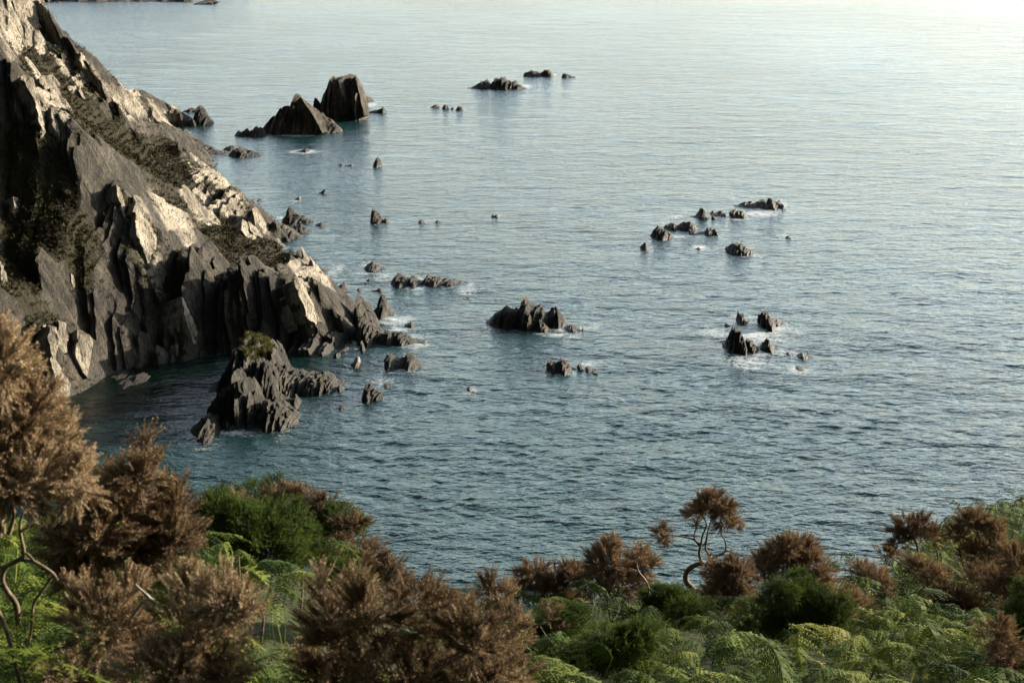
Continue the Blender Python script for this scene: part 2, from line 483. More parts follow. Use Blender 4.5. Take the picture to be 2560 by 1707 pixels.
def slab_piece(poly, p0, nrm, thick, seed, rough=0.22, step=0.55):
    """a bedding slab of slate standing proud of the face: polygon laid in a steep plane, broken edges, real thickness"""
    rng = np.random.default_rng(seed)
    n = np.array(nrm, float); n /= np.linalg.norm(n)
    o = at_y(*p0)
    cam0 = np.array([0, 0, H])
    P = []
    for a, b in poly:
        d = ray(a, b); t = np.dot(n, o - cam0) / np.dot(n, d); P.append(cam0 + d * t)
    P = np.array(P)
    e1 = np.cross(n, [0, 0, 1.0]); e1 /= np.linalg.norm(e1); e2 = np.cross(n, e1)
    p2 = np.stack([(P - o) @ e1, (P - o) @ e2], 1)
    bd = []
    for i in range(len(p2)):
        a, b = p2[i], p2[(i + 1) % len(p2)]
        m = max(1, int(np.linalg.norm(b - a) / step))
        for k in range(m):
            q = a + (b - a) * k / m
            bd.append(q + (rng.normal(size=2) * step * 0.3 if k else 0))
    bd = np.array(bd)
    lo, hi = bd.min(0), bd.max(0)
    gx, gy = np.meshgrid(np.arange(lo[0], hi[0], step), np.arange(lo[1], hi[1], step))
    g = np.stack([gx.ravel(), gy.ravel()], 1) + rng.uniform(-.3, .3, (gx.size, 2)) * step
    g = g[in_poly(g[:, 0], g[:, 1], [tuple(v) for v in bd])]
    allp = np.vstack([bd, g])
    vo, _, fo, _, _, _ = delaunay_2d_cdt([Vector(v) for v in allp], [], [list(range(len(bd)))], 1, 1e-4)
    q = np.array([[v[0], v[1]] for v in vo])
    T = np.array([f for f in fo if len(f) == 3])
    disp = (fbm(q[:, 0] / 1.2, q[:, 1] / 4.0, seed, 4) - 0.5) * 2 * rough
    disp += rough * 1.3 * layers(q[:, 0] + 0.15 * q[:, 1], q[:, 1], seed + 3, 1.6, 5.0, 0.2)
    W = o + q[:, :1] * e1 + q[:, 1:] * e2 + disp[:, None] * n
    # orientation: outward faces
    a, b, d_ = W[T[0][0]], W[T[0][1]], W[T[0][2]]
    if np.dot(np.cross(b - a, d_ - a), n) < 0: T = T[:, ::-1]
    B = W - n * thick + np.array([0, 0, -0.3])
    ed = {}
    for t in T:
        for u, v in ((t[0], t[1]), (t[1], t[2]), (t[2], t[0])):
            if (v, u) in ed: ed.pop((v, u))
            else: ed[(u, v)] = 1
    N = len(W)
    S = np.array([[v, u, u + N, v + N] for u, v in ed])
    return np.vstack([W, B]), T, S


ROCKS = []
SHORE = []


def rock(name, label, lumps, group=None, mat=None, cat='rock', seed=1, slabs=(), **kw):
    acc = Acc()
    for i, lp in enumerate(lumps):
        prof, base, thick = lp[:3]
        o = dict(kw)
        if len(lp) > 3: o.update(lp[3])
        rock_lump(acc, prof, base, thick, seed * 31 + i * 5 + 1, **o)
    VV = np.concatenate(acc.V); VX, VY = to_px(VV)
    for j, (poly, p0, nr) in enumerate(slabs):
        cxp, cyp = np.mean([a[0] for a in poly]), np.mean([a[1] for a in poly])
        nb = np.where((np.abs(VX - cxp) < 6) & (np.abs(VY - cyp) < 6))[0]
        if len(nb): p0 = (cxp, cyp, VV[nb, 1].min() - 0.1)
        W, T, S = slab_piece(poly, p0, nr, 3.0, seed * 17 + j, rough=0.12, step=0.45)
        acc.add(W, T=T, Q=S, a=0.0)
    V = np.concatenate(acc.V)
    up = V[V[:, 2] > 0] if (V[:, 2] > 0).any() else V
    c = np.array([up[:, 0].mean(), up[:, 1].mean(), 0.0])
    ob = acc.build(name, mat or M_SEA_ROCK, None, False, c)
    ob.location = c
    tag(ob, label, cat, group)
    SHORE.append(V[np.abs(V[:, 2]) < 0.4][:, :2])
    ROCKS.append((c, up[:, 0].max() - up[:, 0].min(), up[:, 1].max() - up[:, 1].min()))
    return ob


def hump(x0, x1, top, base, peaks=((0.45, 1.0),)):
    """small rock skyline from its pixel box"""
    pts = [(x0, base - 1)]
    hh = base - top
    ps = sorted(peaks)
    for f, k in ps:
        pts.append((x0 + f * (x1 - x0), base - hh * k))
    pts.append((x1, base - 1))
    return pts


G_FAR = 'rocks off the far end of the cliff'
G_MID = 'small rocks scattered between cliff and open sea'
G_RIGHT = 'rocks of the broken reef on the right'
G_NEAR = 'rocks below the near headland'

rock('sea_stack', 'triangular slate stack with a smooth lit slab down its right side',
     [([(653, 322), (676, 298), (702, 272), (716, 266), (723, 262), (729, 245), (736, 238), (748, 238), (757, 246), (775, 262), (800, 281), (826, 300), (846, 318), (852, 324)], 338, 15, dict(w=1.3, jag=0.16, p=1.7, lean=0.1, bias=0.9)),
      ([(587, 340), (596, 330), (612, 326), (630, 322), (642, 319), (656, 322), (668, 336)], 342, 6, dict(jag=0.4))],
     'big stacks off the far end of the cliff', M_STACK, 'sea stack', 3, strike=28, slabs=[([(752, 243), (760, 248), (800, 281), (830, 302), (850, 319), (844, 326), (806, 333), (796, 312), (780, 285), (764, 262)], (800, 300, 375.0), (0.80, -0.28, 0.53))])
rock('sea_stack', 'taller blunt-topped slate stack with long vertical ribs, behind the triangular stack',
     [([(800, 262), (806, 234), (815, 222), (822, 206), (828, 199), (845, 197), (860, 192), (879, 187), (888, 189), (896, 200), (904, 214), (910, 236), (917, 262), (923, 284)], 297, 22, dict(w=1.6, jag=0.09, p=3.0, lean=0.16)),
      ([(782, 276), (786, 254), (790, 247), (796, 254), (806, 262), (812, 285)], 293, 6, dict(jag=0.2)),
      ([(908, 250), (914, 240), (924, 244), (936, 254)], 256, 9, dict(jag=0.3))],
     'big stacks off the far end of the cliff', M_STACK, 'sea stack', 4, strike=24, slabs=[([(888, 192), (898, 202), (904, 216), (910, 236), (918, 268), (923, 285), (912, 290), (904, 262), (896, 225)], (908, 250, 396.0), (0.86, -0.28, 0.42)), ([(846, 200), (856, 198), (864, 222), (874, 250), (886, 285), (880, 295), (868, 268), (856, 235)], (864, 240, 395.0), (0.86, -0.34, 0.38))])
rock('rock', 'low wedge-shaped rock at the right foot of the taller stack',
     [([(921, 279), (934, 275), (950, 271), (958, 269), (963, 275), (968, 281)], 284, 5)], G_FAR, seed=5)
rock('rock', 'dark leaning tooth rock standing alone off the tip of the far headland',
     [([(483, 304), (486, 290), (492, 274), (498, 268), (507, 272), (516, 284), (526, 296), (531, 302)], 315, 9, dict(jag=0.2, lean=0.05))], G_FAR, seed=6)
rock('rock', 'small jagged rock just left of the leaning tooth rock', [(hump(457, 492, 269, 282, ((0.2, .5), (.5, .9), (.62, 1), (.8, .6), (.95, .8))), 282, 5)], G_FAR, seed=7)
rock('rock', 'long dark whale-backed rock lying against the far shore below the heather slope',
     [([(447, 372), (458, 358), (474, 346), (490, 350), (515, 362), (540, 372), (566, 378), (578, 384)], 391, 12, dict(jag=0.25))], G_FAR, seed=8)
rock('rock', 'low knobbly rock off the right end of the whale-backed rock',
     [([(572, 386), (584, 374), (597, 367), (612, 372), (628, 379), (645, 384), (655, 389)], 394, 8, dict(jag=0.35)),
      (hump(558, 594, 363, 376, ((.2, .6), (.5, 1), (.8, .7))), 376, 5)], G_FAR, seed=9)
rock('rock', 'small pale boulders at the foot of the far headland', [(hump(425, 470, 316, 336, ((.15, .8), (.4, 1), (.6, .6), (.85, .8))), 338, 7), (hump(440, 472, 332, 350, ((.3, 1), (.7, .8))), 351, 6)], G_FAR, seed=10)
rock('rock', 'broad dark reef rock with a ragged peak, larger of the far pair',
     [([(1168, 219), (1185, 214), (1200, 209), (1206, 204), (1212, 208), (1220, 203), (1228, 207), (1237, 191), (1243, 194), (1252, 189), (1260, 194), (1270, 197), (1280, 203), (1291, 203), (1303, 213), (1314, 218)], 224, 12, dict(w=1.4, jag=0.4))], 'far reef rocks on the open sea', seed=11)
rock('rock', 'twin-humped pale-edged reef rock, farthest out on the open sea',
     [([(1308, 188), (1318, 180), (1330, 173), (1342, 178), (1352, 184), (1362, 178), (1373, 176), (1380, 184), (1386, 190)], 193, 9, dict(w=1.2, jag=0.4))], 'far reef rocks on the open sea', seed=12)
rock('rock', 'low dark sliver of rock right of the twin-humped far reef', [(hump(1402, 1440, 184, 195, ((.12, .9), (.3, 1), (.6, .6), (.85, .4))), 195, 5)], 'far reef rocks on the open sea', seed=13)
for i, (x0, x1, tp, bs, nm) in enumerate([
        (1077, 1103, 262, 270, 'leftmost low rock of the little chain right of the stacks'),
        (1104, 1124, 261, 273, 'pointed rock second in the little chain right of the stacks'),
        (1126, 1137, 268, 274, 'tiny flat rock third in the little chain right of the stacks'),
        (1139, 1160, 265, 277, 'blocky rock ending the little chain right of the stacks')]):
    rock('rock', nm, [(hump(x0, x1, tp, bs, ((.25, .7), (.45, 1), (.8, .6))), bs, 3.5)], 'little chain of rocks right of the stacks', seed=20 + i)
rock('rock', 'small rock ringed by white foam in front of the triangular stack', [(hump(742, 775, 371, 381, ((.3, .5), (.7, 1))), 381, 4)], G_MID, seed=25)
rock('rock', 'small notched rock below the stacks, left of two others', [(hump(846, 860, 408, 416, ((.15, 1), (.4, .6), (.6, 1))), 416, 3)], G_MID, seed=26)
rock('rock', 'low slanting rock between the notched rock and the cone rock', [(hump(861, 884, 409, 417, ((.5, .7), (.8, 1))), 417, 3)], G_MID, seed=27)
rock('rock', 'steep dark cone of rock alone in the water below the stacks', [([(933, 412), (938, 400), (942, 393), (945, 394), (950, 402), (955, 411)], 418, 5, dict(jag=0.16, lean=0.0))], G_MID, seed=28)
rock('rock', 'small shark-fin rock with a sharp upright right edge', [([(797, 483), (804, 479), (812, 472), (815, 476), (816, 483)], 485, 2.5, dict(jag=0.12, lean=-.05))], G_MID, seed=29)
rock('rock', 'small pale rock awash in foam left of the shark-fin rock', [(hump(738, 752, 490, 500, ((.4, .7), (.8, 1))), 500, 2.5)], G_MID, M_PALE, seed=30)
rock('rock', 'tiny rock close beside the white lit cliff face', [(hump(643, 656, 496, 504, ((.35, 1), (.7, .7))), 504, 2.5)], G_MID, seed=31)
rock('rock', 'ridged rock peaked at its left with a long low tail, beside the white cliff',
     [([(706, 552), (714, 538), (720, 528), (727, 523), (735, 531), (746, 538), (757, 541), (772, 546), (784, 549), (788, 555)], 559, 6, dict(jag=0.28))], G_NEAR, seed=32)
rock('rock', 'low flat rock off the tail of the ridged rock', [(hump(789, 816, 555, 566, ((.3, .7), (.55, 1), (.8, .7))), 566, 3.5)], G_NEAR, seed=33)
rock('rock', 'pale rounded rock with a small peak, in front of the ridged rock',
     [([(689, 586), (697, 571), (707, 561), (716, 569), (730, 573), (744, 583), (757, 590)], 600, 7, dict(jag=0.25))], G_NEAR, seed=34)
rock('rock', 'low ragged rock tucked behind the pale rounded rock', [([(724, 570), (737, 561), (752, 562), (766, 569), (782, 580)], 583, 5, dict(jag=0.35))], G_NEAR, seed=35)
rock('rock', 'small pale pinnacle rock where the headland ridge meets the water', [([(682, 615), (688, 603), (694, 598), (700, 607), (712, 612)], 622, 4, dict(jag=0.3))], G_NEAR, M_PALE, seed=36)
rock('rock', 'sharp upright rock with a white streak and a small rock at its right',
     [([(925, 548), (929, 533), (933, 521), (939, 523), (945, 532), (953, 541), (959, 551)], 558, 5, dict(jag=0.3, lean=.1)), (hump(958, 972, 544, 555, ((.4, 1), (.75, .7))), 556, 2.5)], G_MID, seed=37)
rock('rock', 'small dark rock right of the sharp upright rock', [(hump(1045, 1064, 549, 559, ((.3, 1), (.7, .7))), 559, 3)], G_MID, seed=38)
rock('rock', 'thin low rock awash between two small rocks in mid water', [(hump(1088, 1118, 550, 557, ((.2, 1), (.5, .4), (.8, .3))), 557, 2)], G_MID, seed=39)
rock('rock', 'tiny double-topped rock alone in mid water', [(hump(1228, 1247, 535, 545, ((.2, .9), (.42, .5), (.7, 1))), 545, 2.6)], G_MID, seed=40)
rock('rock', 'rounded dark rock with a low step at its right, off the headland ridge', [([(912, 672), (919, 661), (933, 655), (943, 660), (952, 668), (966, 672)], 679, 6, dict(jag=0.22))], G_MID, seed=41)
rock('rock', 'long dark toothed reef rock running across mid water',
     [([(982, 702), (989, 690), (996, 682), (1006, 688), (1018, 694), (1023, 700), (1028, 688), (1038, 692), (1048, 700), (1066, 700), (1073, 690), (1085, 691), (1104, 696), (1120, 694), (1140, 699), (1158, 702), (1170, 706), (1178, 712)], 717, 7, dict(jag=0.35, w=0.8))], G_MID, seed=42)
rock('rock', 'small round rock in front of the long toothed reef rock', [(hump(1025, 1044, 711, 722, ((.3, .8), (.55, 1))), 722, 3)], G_MID, seed=43)
rock('rock', 'thin dark rock awash below the rounded dark rock', [(hump(915, 944, 696, 704, ((.25, 1), (.6, .5))), 704, 2)], G_MID, seed=44)
rock('rock', 'small wedge rock with a lit right face beside the headland', [([(835, 723), (846, 716), (858, 707), (864, 711), (871, 722)], 729, 4.5, dict(jag=0.15, lean=-.05))], G_NEAR, seed=45)
rock('rock', 'tiny dot of rock right of the small wedge rock', [(hump(893, 902, 719, 726, ((.5, 1),)), 726, 1.8)], G_MID, seed=46)
rock('rock', 'two tiny joined rocks under the thin dark rock', [(hump(926, 956, 719, 729, ((.2, .5), (.5, .4), (.85, 1))), 729, 2)], G_MID, seed=47)
rock('rock', 'large jagged fin of slate with a long low arm reaching right, just off the headland',
     [([(885, 808), (887, 775), (892, 757), (900, 752), (908, 762), (914, 757), (920, 764), (930, 776), (937, 790), (941, 808), (950, 820)], 828, 8, dict(jag=0.35, w=1.0)),
      ([(889, 850), (894, 812), (902, 800), (915, 790), (928, 800), (940, 812), (950, 822), (957, 838)], 860, 9, dict(jag=0.35, w=1.0)),
      ([(938, 850), (950, 834), (968, 828), (985, 832), (1000, 832), (1012, 838), (1024, 842), (1034, 848), (1046, 850), (1056, 852), (1064, 856)], 862, 5, dict(jag=0.35))], G_NEAR, seed=48)
rock('rock', 'square-topped upright rock with a sloping tail, behind the jagged fin',
     [([(932, 776), (942, 770), (945, 752), (950, 742), (959, 741), (965, 752), (971, 768), (980, 776), (989, 783), (996, 790)], 793, 6, dict(jag=0.22, lean=0.05))], G_NEAR, seed=49)
rock('rock', 'small rock awash in foam right of the square-topped rock', [(hump(1010, 1037, 806, 819, ((.3, .7), (.7, 1))), 819, 3)], G_NEAR, seed=50)
rock('rock', 'small pointed stump of rock below the large jagged fin', [(hump(898, 913, 853, 879, ((.4, 1), (.7, .6))), 879, 2)], G_NEAR, seed=51)
rock('rock', 'smooth dark seal-shaped rock with two humps and weedy right end',
     [([(960, 898), (966, 888), (972, 885), (984, 893), (996, 897), (1008, 893), (1017, 883), (1028, 888), (1042, 900), (1058, 916)], 924, 6.5, dict(jag=0.18, w=1.0))], G_NEAR, seed=52)
rock('rock', 'pale slanted chip of rock at the tip of the weedy ledge', [([(876, 917), (884, 905), (891, 893), (897, 892), (902, 902)], 920, 3, dict(jag=0.12, lean=-.2))], G_NEAR, M_PALE, seed=53)
rock('rock', 'weedy rock with a tall leaning horn at its left',
     [([(906, 992), (910, 972), (916, 958), (922, 948), (927, 952), (929, 966), (938, 972), (948, 976), (957, 984)], 1004, 5, dict(jag=0.3, lean=-.1))], G_NEAR, seed=54)
rock('rock', 'small flat dark rock right of the horned weedy rock', [(hump(960, 981, 959, 969, ((.35, 1), (.7, .8))), 969, 2.6)], G_NEAR, seed=55)
rock('rock', 'small round rock in open water below the horned weedy rock', [(hump(846, 866, 1013, 1027, ((.4, 1), (.7, .8))), 1027, 2.6)], G_NEAR, seed=56)
rock('rock', 'little dark rock just off the islet ledge', [(hump(843, 861, 961, 979, ((.3, 1), (.6, .7))), 979, 2.4)], G_NEAR, seed=57)
rock('rock', 'tiny rock alone in open water right of the seal-shaped rock', [(hump(1166, 1179, 965, 978, ((.3, .8), (.6, 1))), 978, 2)], G_MID, seed=58)
rock('rock', 'large black castle-topped rock alone in the middle of the sea',
     [([(1209, 814), (1222, 802), (1237, 787), (1252, 778), (1268, 770), (1284, 771), (1290, 774), (1305, 773), (1309, 752), (1318, 746), (1326, 751), (1331, 764), (1344, 766), (1356, 765), (1362, 778), (1368, 784), (1380, 782), (1384, 772), (1388, 780), (1393, 772), (1399, 784), (1408, 790), (1416, 802), (1422, 810)], 824, 9, dict(w=0.7, jag=0.13, p=3.0, lean=0.03, rib=0.2)),
      ([(1335, 818), (1348, 800), (1360, 806), (1368, 818), (1378, 822)], 832, 5, dict(jag=0.35))], 'lone rocks in the middle of the sea', seed=59)
rock('rock', 'low rock in foam at the right foot of the castle-topped rock', [([(1413, 828), (1422, 819), (1432, 815), (1442, 819), (1450, 828)], 832, 5, dict(jag=0.35))], 'lone rocks in the middle of the sea', seed=60)
rock('rock', 'tiny upright tooth in the foam beyond the castle-topped rock', [(hump(1454, 1460, 816, 827, ((.4, 1),)), 827, 1.2)], 'lone rocks in the middle of the sea', seed=61)
rock('rock', 'knobbly brown rock with pale crust, below the castle-topped rock',
     [([(1367, 918), (1372, 905), (1379, 901), (1388, 907), (1396, 904), (1402, 897), (1409, 898), (1418, 907), (1430, 916)], 932, 5, dict(jag=0.4, w=.6)), ], 'lone rocks in the middle of the sea', seed=62)
rock('rock', 'small brown block right of the knobbly brown rock', [(hump(1442, 1457, 908, 923, ((.3, 1), (.75, .9))), 923, 2.5)], 'lone rocks in the middle of the sea', seed=63)
rock('rock', 'scrap of rock awash at the right end of the knobbly group', [(hump(1464, 1492, 915, 927, ((.2, 1), (.6, .4))), 926, 2)], 'lone rocks in the middle of the sea', seed=64)
rock('rock', 'curved dark rock at the left end of the upper reef',
     [([(1626, 592), (1632, 580), (1638, 572), (1647, 567), (1658, 571), (1668, 578), (1681, 586)], 600, 8, dict(jag=0.4))], G_RIGHT, seed=65)
rock('rock', 'arched dark rock stretching right behind the curved reef rock',
     [([(1660, 570), (1672, 560), (1684, 558), (1692, 564), (1704, 558), (1716, 555), (1727, 554), (1736, 560), (1741, 568)], 576, 6, dict(jag=0.35))], G_RIGHT, seed=66)
rock('rock', 'dark rock with two horns and a low left tail before the arched rock',
     [([(1722, 578), (1732, 572), (1742, 580), (1754, 580), (1766, 576), (1769, 566), (1776, 570), (1784, 573), (1790, 570), (1796, 583)], 588, 5, dict(jag=0.3))], G_RIGHT, seed=67)
rock('rock', 'steep pointed pyramid rock in the upper reef', [([(1722, 543), (1738, 540), (1745, 532), (1750, 522), (1755, 519), (1762, 527), (1768, 538), (1776, 546)], 549, 6, dict(jag=0.2, lean=0.05))], G_RIGHT, seed=68)
rock('rock', 'low broken rock between the pyramid rock and the pale reef ridge', [([(1775, 536), (1784, 528), (1792, 530), (1800, 527), (1812, 530)], 541, 5, dict(jag=0.4)), (hump(1778, 1800, 537, 550, ((.2, 1), (.6, .3))), 550, 2.5)], G_RIGHT, seed=69)
rock('rock', 'long pale spiky reef ridge, brightest at its right end',
     [([(1836, 524), (1848, 514), (1862, 507), (1880, 505), (1898, 506), (1906, 499), (1914, 498), (1922, 504), (1928, 492), (1935, 503), (1943, 508), (1953, 501), (1960, 510), (1966, 518)], 524, 9, dict(jag=0.4)),
      ([(1824, 528), (1838, 526), (1850, 524), (1860, 530), (1868, 538)], 545, 6, dict(jag=0.4))], G_RIGHT, rock_material('barnacled_rock', (0.04, 0.036, 0.03), (0.10, 0.09, 0.075), (0.26, 0.24, 0.21)), seed=70)
rock('rock', 'small low rock off the left end of the upper reef', [(hump(1600, 1624, 608, 625, ((.3, .8), (.6, 1), (.8, .6))), 625, 4)], G_RIGHT, seed=71)
rock('rock', 'domed rock with many pale ribs, alone below the upper reef',
     [([(1816, 622), (1823, 615), (1834, 612), (1846, 611), (1858, 614), (1870, 620), (1886, 632)], 638, 7, dict(jag=0.35, w=.7))], G_RIGHT, seed=72)
rock('rock', 'little rock under a burst of spray left of the domed ribbed rock', [(hump(1738, 1755, 618, 627, ((.5, 1),)), 627, 2.2)], G_RIGHT, seed=73)
rock('rock', 'tiny rock in thin foam right of the upper reef', [(hump(1963, 1978, 589, 597, ((.4, 1), (.8, .7))), 597, 2)], G_RIGHT, seed=74)
rock('rock', 'sharp ragged tooth rock, upper left of the foaming cluster',
     [([(1841, 806), (1844, 792), (1848, 780), (1855, 785), (1861, 793), (1870, 802), (1878, 808)], 813, 5, dict(jag=0.35, lean=.12))], G_RIGHT, seed=75)
rock('rock', 'tall split slate blade with a sloping tail, upper right of the foaming cluster',
     [([(1894, 800), (1897, 786), (1903, 784), (1907, 774), (1912, 771), (1920, 778), (1926, 790), (1934, 798), (1942, 800), (1954, 806), (1966, 812), (1976, 818)], 822, 7, dict(jag=0.28, lean=.3))], G_RIGHT, seed=76)
rock('rock', 'tiny rock in foam left of the ragged tooth rock', [(hump(1811, 1826, 808, 819, ((.4, 1), (.7, .7))), 819, 2)], G_RIGHT, seed=77)
rock('rock', 'bulky dark rock, lower left of the foaming cluster',
     [([(1808, 868), (1815, 850), (1825, 840), (1832, 828), (1842, 822), (1851, 828), (1857, 842), (1864, 858)], 882, 8, dict(jag=0.3))], G_RIGHT, seed=78)
rock('rock', 'squat brown rock touching the right side of the bulky dark rock', [([(1853, 868), (1862, 856), (1872, 849), (1884, 855), (1892, 866), (1897, 874)], 881, 5, dict(jag=0.3))], G_RIGHT, seed=79)
rock('rock', 'pale crumbled rock ending the foaming cluster on the right', [([(1897, 872), (1905, 858), (1914, 853), (1920, 850), (1926, 862), (1936, 868), (1944, 874)], 879, 4.5, dict(jag=0.4))], G_RIGHT, seed=80)
rock('rock', 'small dark rock right of the foaming cluster', [(hump(1967, 1983, 882, 891, ((.3, 1), (.7, .6))), 891, 2.4)], G_RIGHT, seed=81)
rock('rock', 'low dark rock farther right of the foaming cluster', [(hump(1993, 2032, 884, 898, ((.3, 1), (.6, .6), (.85, .5))), 898, 3)], G_RIGHT, seed=82)
rock('rock', 'rock nearly covered by foam below the foaming cluster', [(hump(1980, 2020, 917, 931, ((.2, .7), (.45, .9), (.8, .8))), 928, 3)], G_RIGHT, seed=83)
rock('rock', 'flat weedy reef lying off the end of the headland ridge',
     [([(768, 682), (785, 672), (806, 676), (826, 684), (846, 692)], 694, 8, dict(jag=0.5)), ([(772, 692), (790, 686), (810, 690), (836, 696)], 700, 4, dict(jag=.5))], G_NEAR, seed=84)

# the islet with a grassy top in the cove
ISLET = rock('islet', 'grass-topped slate islet in the mouth of the dark cove', [
    ([(530, 994), (549, 958), (562, 926), (587, 898), (598, 866), (606, 864), (620, 860), (640, 863), (658, 867), (674, 870), (686, 878), (696, 893), (704, 914), (716, 920)], 1000, 15, dict(w=0.8, jag=0.3, p=4.0, lean=0.12)),
    ([(690, 945), (704, 918), (716, 921), (729, 928), (750, 934), (780, 938), (813, 942), (829, 947), (840, 958)], 988, 9, dict(w=0.7, jag=0.3, p=3.2)),
    ([(820, 955), (836, 947), (850, 949), (860, 950)], 962, 3, dict(jag=.4)),
    ([(519, 1024), (533, 1000), (552, 986), (570, 974), (586, 966), (594, 952), (599, 950), (608, 964), (620, 968), (628, 962), (638, 980), (646, 1000), (655, 1012), (665, 1030)], 1062, 10, dict(w=0.7, jag=0.4, p=4.0, lean=.1)),
    ([(640, 1042), (656, 1010), (680, 1004), (704, 1010), (726, 1024), (748, 1042)], 1070, 8, dict(jag=.4)),
    ([(560, 1050), (575, 1036), (590, 1044), (640, 1052), (680, 1042), (704, 1046), (722, 1058)], 1074, 5, dict(jag=.4)),
    ([(690, 1010), (700, 985), (708, 992), (730, 1000), (740, 988), (748, 1015)], 1028, 5, dict(jag=.35)),
], None, M_ISLET, 'islet', 90, slabs=[([(672, 862), (684, 876), (696, 893), (705, 916), (700, 930), (688, 915), (676, 890)], (690, 900, 176.5), (0.84, -0.34, 0.42)), ([(594, 952), (600, 950), (606, 962), (606, 985), (598, 978)], (600, 968, 168.5), (0.8, -.45, .4)), ([(640, 975), (648, 1000), (656, 1012), (652, 1034), (644, 1020), (634, 990)], (646, 1005, 168.0), (0.8, -.45, .4))])
rock('rock', 'lopsided rock with a bright right face, in front of the grass-topped islet',
     [([(477, 1076), (492, 1058), (508, 1044), (520, 1034), (530, 1036), (544, 1044), (552, 1058), (561, 1074)], 1090, 7, dict(jag=0.25, lean=-.05)),
      (hump(497, 532, 1090, 1110, ((.2, .6), (.5, 1), (.8, .9))), 1109, 3)], G_NEAR, seed=91)
# boulders awash in the cove
for i, (x0, x1, tp, bs, lb) in enumerate([
        (318, 372, 936, 956, 'smooth pale slab awash in the dark cove, largest of three'),
        (300, 338, 952, 968, 'smooth brown slab awash in the dark cove, nearest of three'),
        (284, 320, 932, 946, 'smooth slab awash in the dark cove, against the cliff side')]):
    rock('boulder', lb, [(hump(x0, x1, tp, bs, ((.2, .6), (.5, .9), (.8, .7))), bs, 4.5, dict(jag=0.08, p=1.6))], 'slabs awash in the cove', cat='boulder', seed=95 + i)


def tufts(acc, P, N, L, width, rng, blades=7, up=0.8):
    """grass / heather tufts: narrow triangles fanning out from each point"""
    n = len(P)
    for b in range(blades):
        d = rng.normal(size=(n, 3)); d[:, 2] = np.abs(d[:, 2])
        d /= np.linalg.norm(d, axis=1)[:, None]
        d = d + N * up; d /= np.linalg.norm(d, axis=1)[:, None]
        l = L * rng.uniform(0.6, 1.3, n)[:, None]
        side = np.cross(d, rng.normal(size=(n, 3))); side /= np.linalg.norm(side, axis=1)[:, None]
        r0 = P + rng.normal(size=(n, 3)) * L * 0.25
        V = np.stack([r0 - side * width, r0 + side * width, r0 + d * l], 1).reshape(-1, 3)
        acc.add(V, T=np.arange(n * 3).reshape(n, 3), a=np.repeat(rng.random(n), 3))


def grass_cap():
    me = ISLET.data
    V = np.empty(len(me.vertices) * 3); me.vertices.foreach_get('co', V); V = V.reshape(-1, 3)
    W = V + np.array(ISLET.location)
    px, py = to_px(W)
    poly = [(598, 826), (640, 826), (682, 858), (678, 884), (652, 892), (640, 899), (618, 897), (598, 872)]
    m = in_poly(px, py, poly) & (W[:, 2] > 2.0)
    P = V[m]
    rng = np.random.default_rng(5)
    P = np.repeat(P, 4, 0) + rng.normal(size=(len(P) * 4, 3)) * 0.12
    a = Acc(); tufts(a, P, np.array([[0.0, 0, 1]]), 0.30, 0.03, rng, 6)
    a.build('grass_cap', M_GRASS, ISLET)


grass_cap()

# ------------------------------------------------------------------ SEA CLIFF
CTRL = []


def c(px, py, y): CTRL.append(at_y(px, py, y))
def cw(px, py): CTRL.append(on_water(px, py))
def cx(x, y, z): CTRL.append(np.array([x, y, z], float))


for q in [(150, 1010), (185, 990), (215, 972), (250, 948), (285, 930), (350, 915), (430, 903), (500, 892), (560, 884), (620, 880), (700, 885), (770, 888), (830, 893), (864, 895), (878, 850), (884, 800)]:
    cw(*q)
# outward skirt under water
for x, y in [(-52, 155), (-46, 166), (-40, 174), (-32, 177), (-24, 177), (-17, 180), (-16, 190), (-17, 205), (-22, 222), (-30, 236), (-36, 248), (-38, 262), (-46, 275), (-54, 292), (-62, 312), (-66, 335), (-72, 360), (-76, 385), (-82, 408), (-95, 425)]:
    cx(x, y, -7)
# mid rows of the near face
for q in [(100, 820, 170), (150, 800, 174), (100, 660, 181), (20, 640, 182), (0, 420, 192), (90, 480, 190), (215, 700, 182), (230, 840, 178), (200, 560, 188), (300, 800, 182), (330, 650, 189), (270, 540, 192), (400, 850, 185), (420, 740, 190), (450, 800, 187), (520, 790, 189), (520, 850, 187), (600, 800, 187.5), (690, 820, 188), (740, 850, 187.5), (790, 850, 188), (820, 830, 191), (850, 860, 191)]:
    c(*q)
# top edge of the near face
for q in [(-60, 60, 203), (0, 130, 201), (60, 195, 200), (100, 265, 198), (150, 345, 197), (230, 402, 197), (290, 460, 196.5), (340, 500, 197), (395, 590, 197), (440, 640, 196), (500, 680, 194), (560, 700, 193), (592, 694, 191.5), (630, 686, 192), (677, 708, 192), (705, 730, 191), (737, 702, 194), (780, 722, 195.5), (816, 742, 197), (850, 790, 197)]:
    c(*q)
# ridge behind it
for q in [(300, 412, 222), (400, 490, 220), (480, 520, 220), (560, 555, 218), (640, 594, 215), (735, 632, 213), (765, 665, 211), (800, 691, 207), (835, 724, 203)]:
    c(*q)
for p in [(-55, 240, 3.5), (-48, 236, 1.5), (-41, 232, -1.5), (-34, 226, -1.5), (-27, 216, -1.5), (-22, 208, -1.5)]:
    cx(*p)
# white headland
for q in [(445, 350, 276), (470, 388, 269), (505, 405, 265), (540, 420, 262), (575, 462, 258.5), (600, 500, 256), (640, 530, 254)]:
    c(*q)
for q in [(690, 580), (684, 606), (664, 618)]:
    cw(*q)
for p in [(-66, 300, -1), (-57, 284, -1), (-49, 268, -1)]:
    cx(*p)
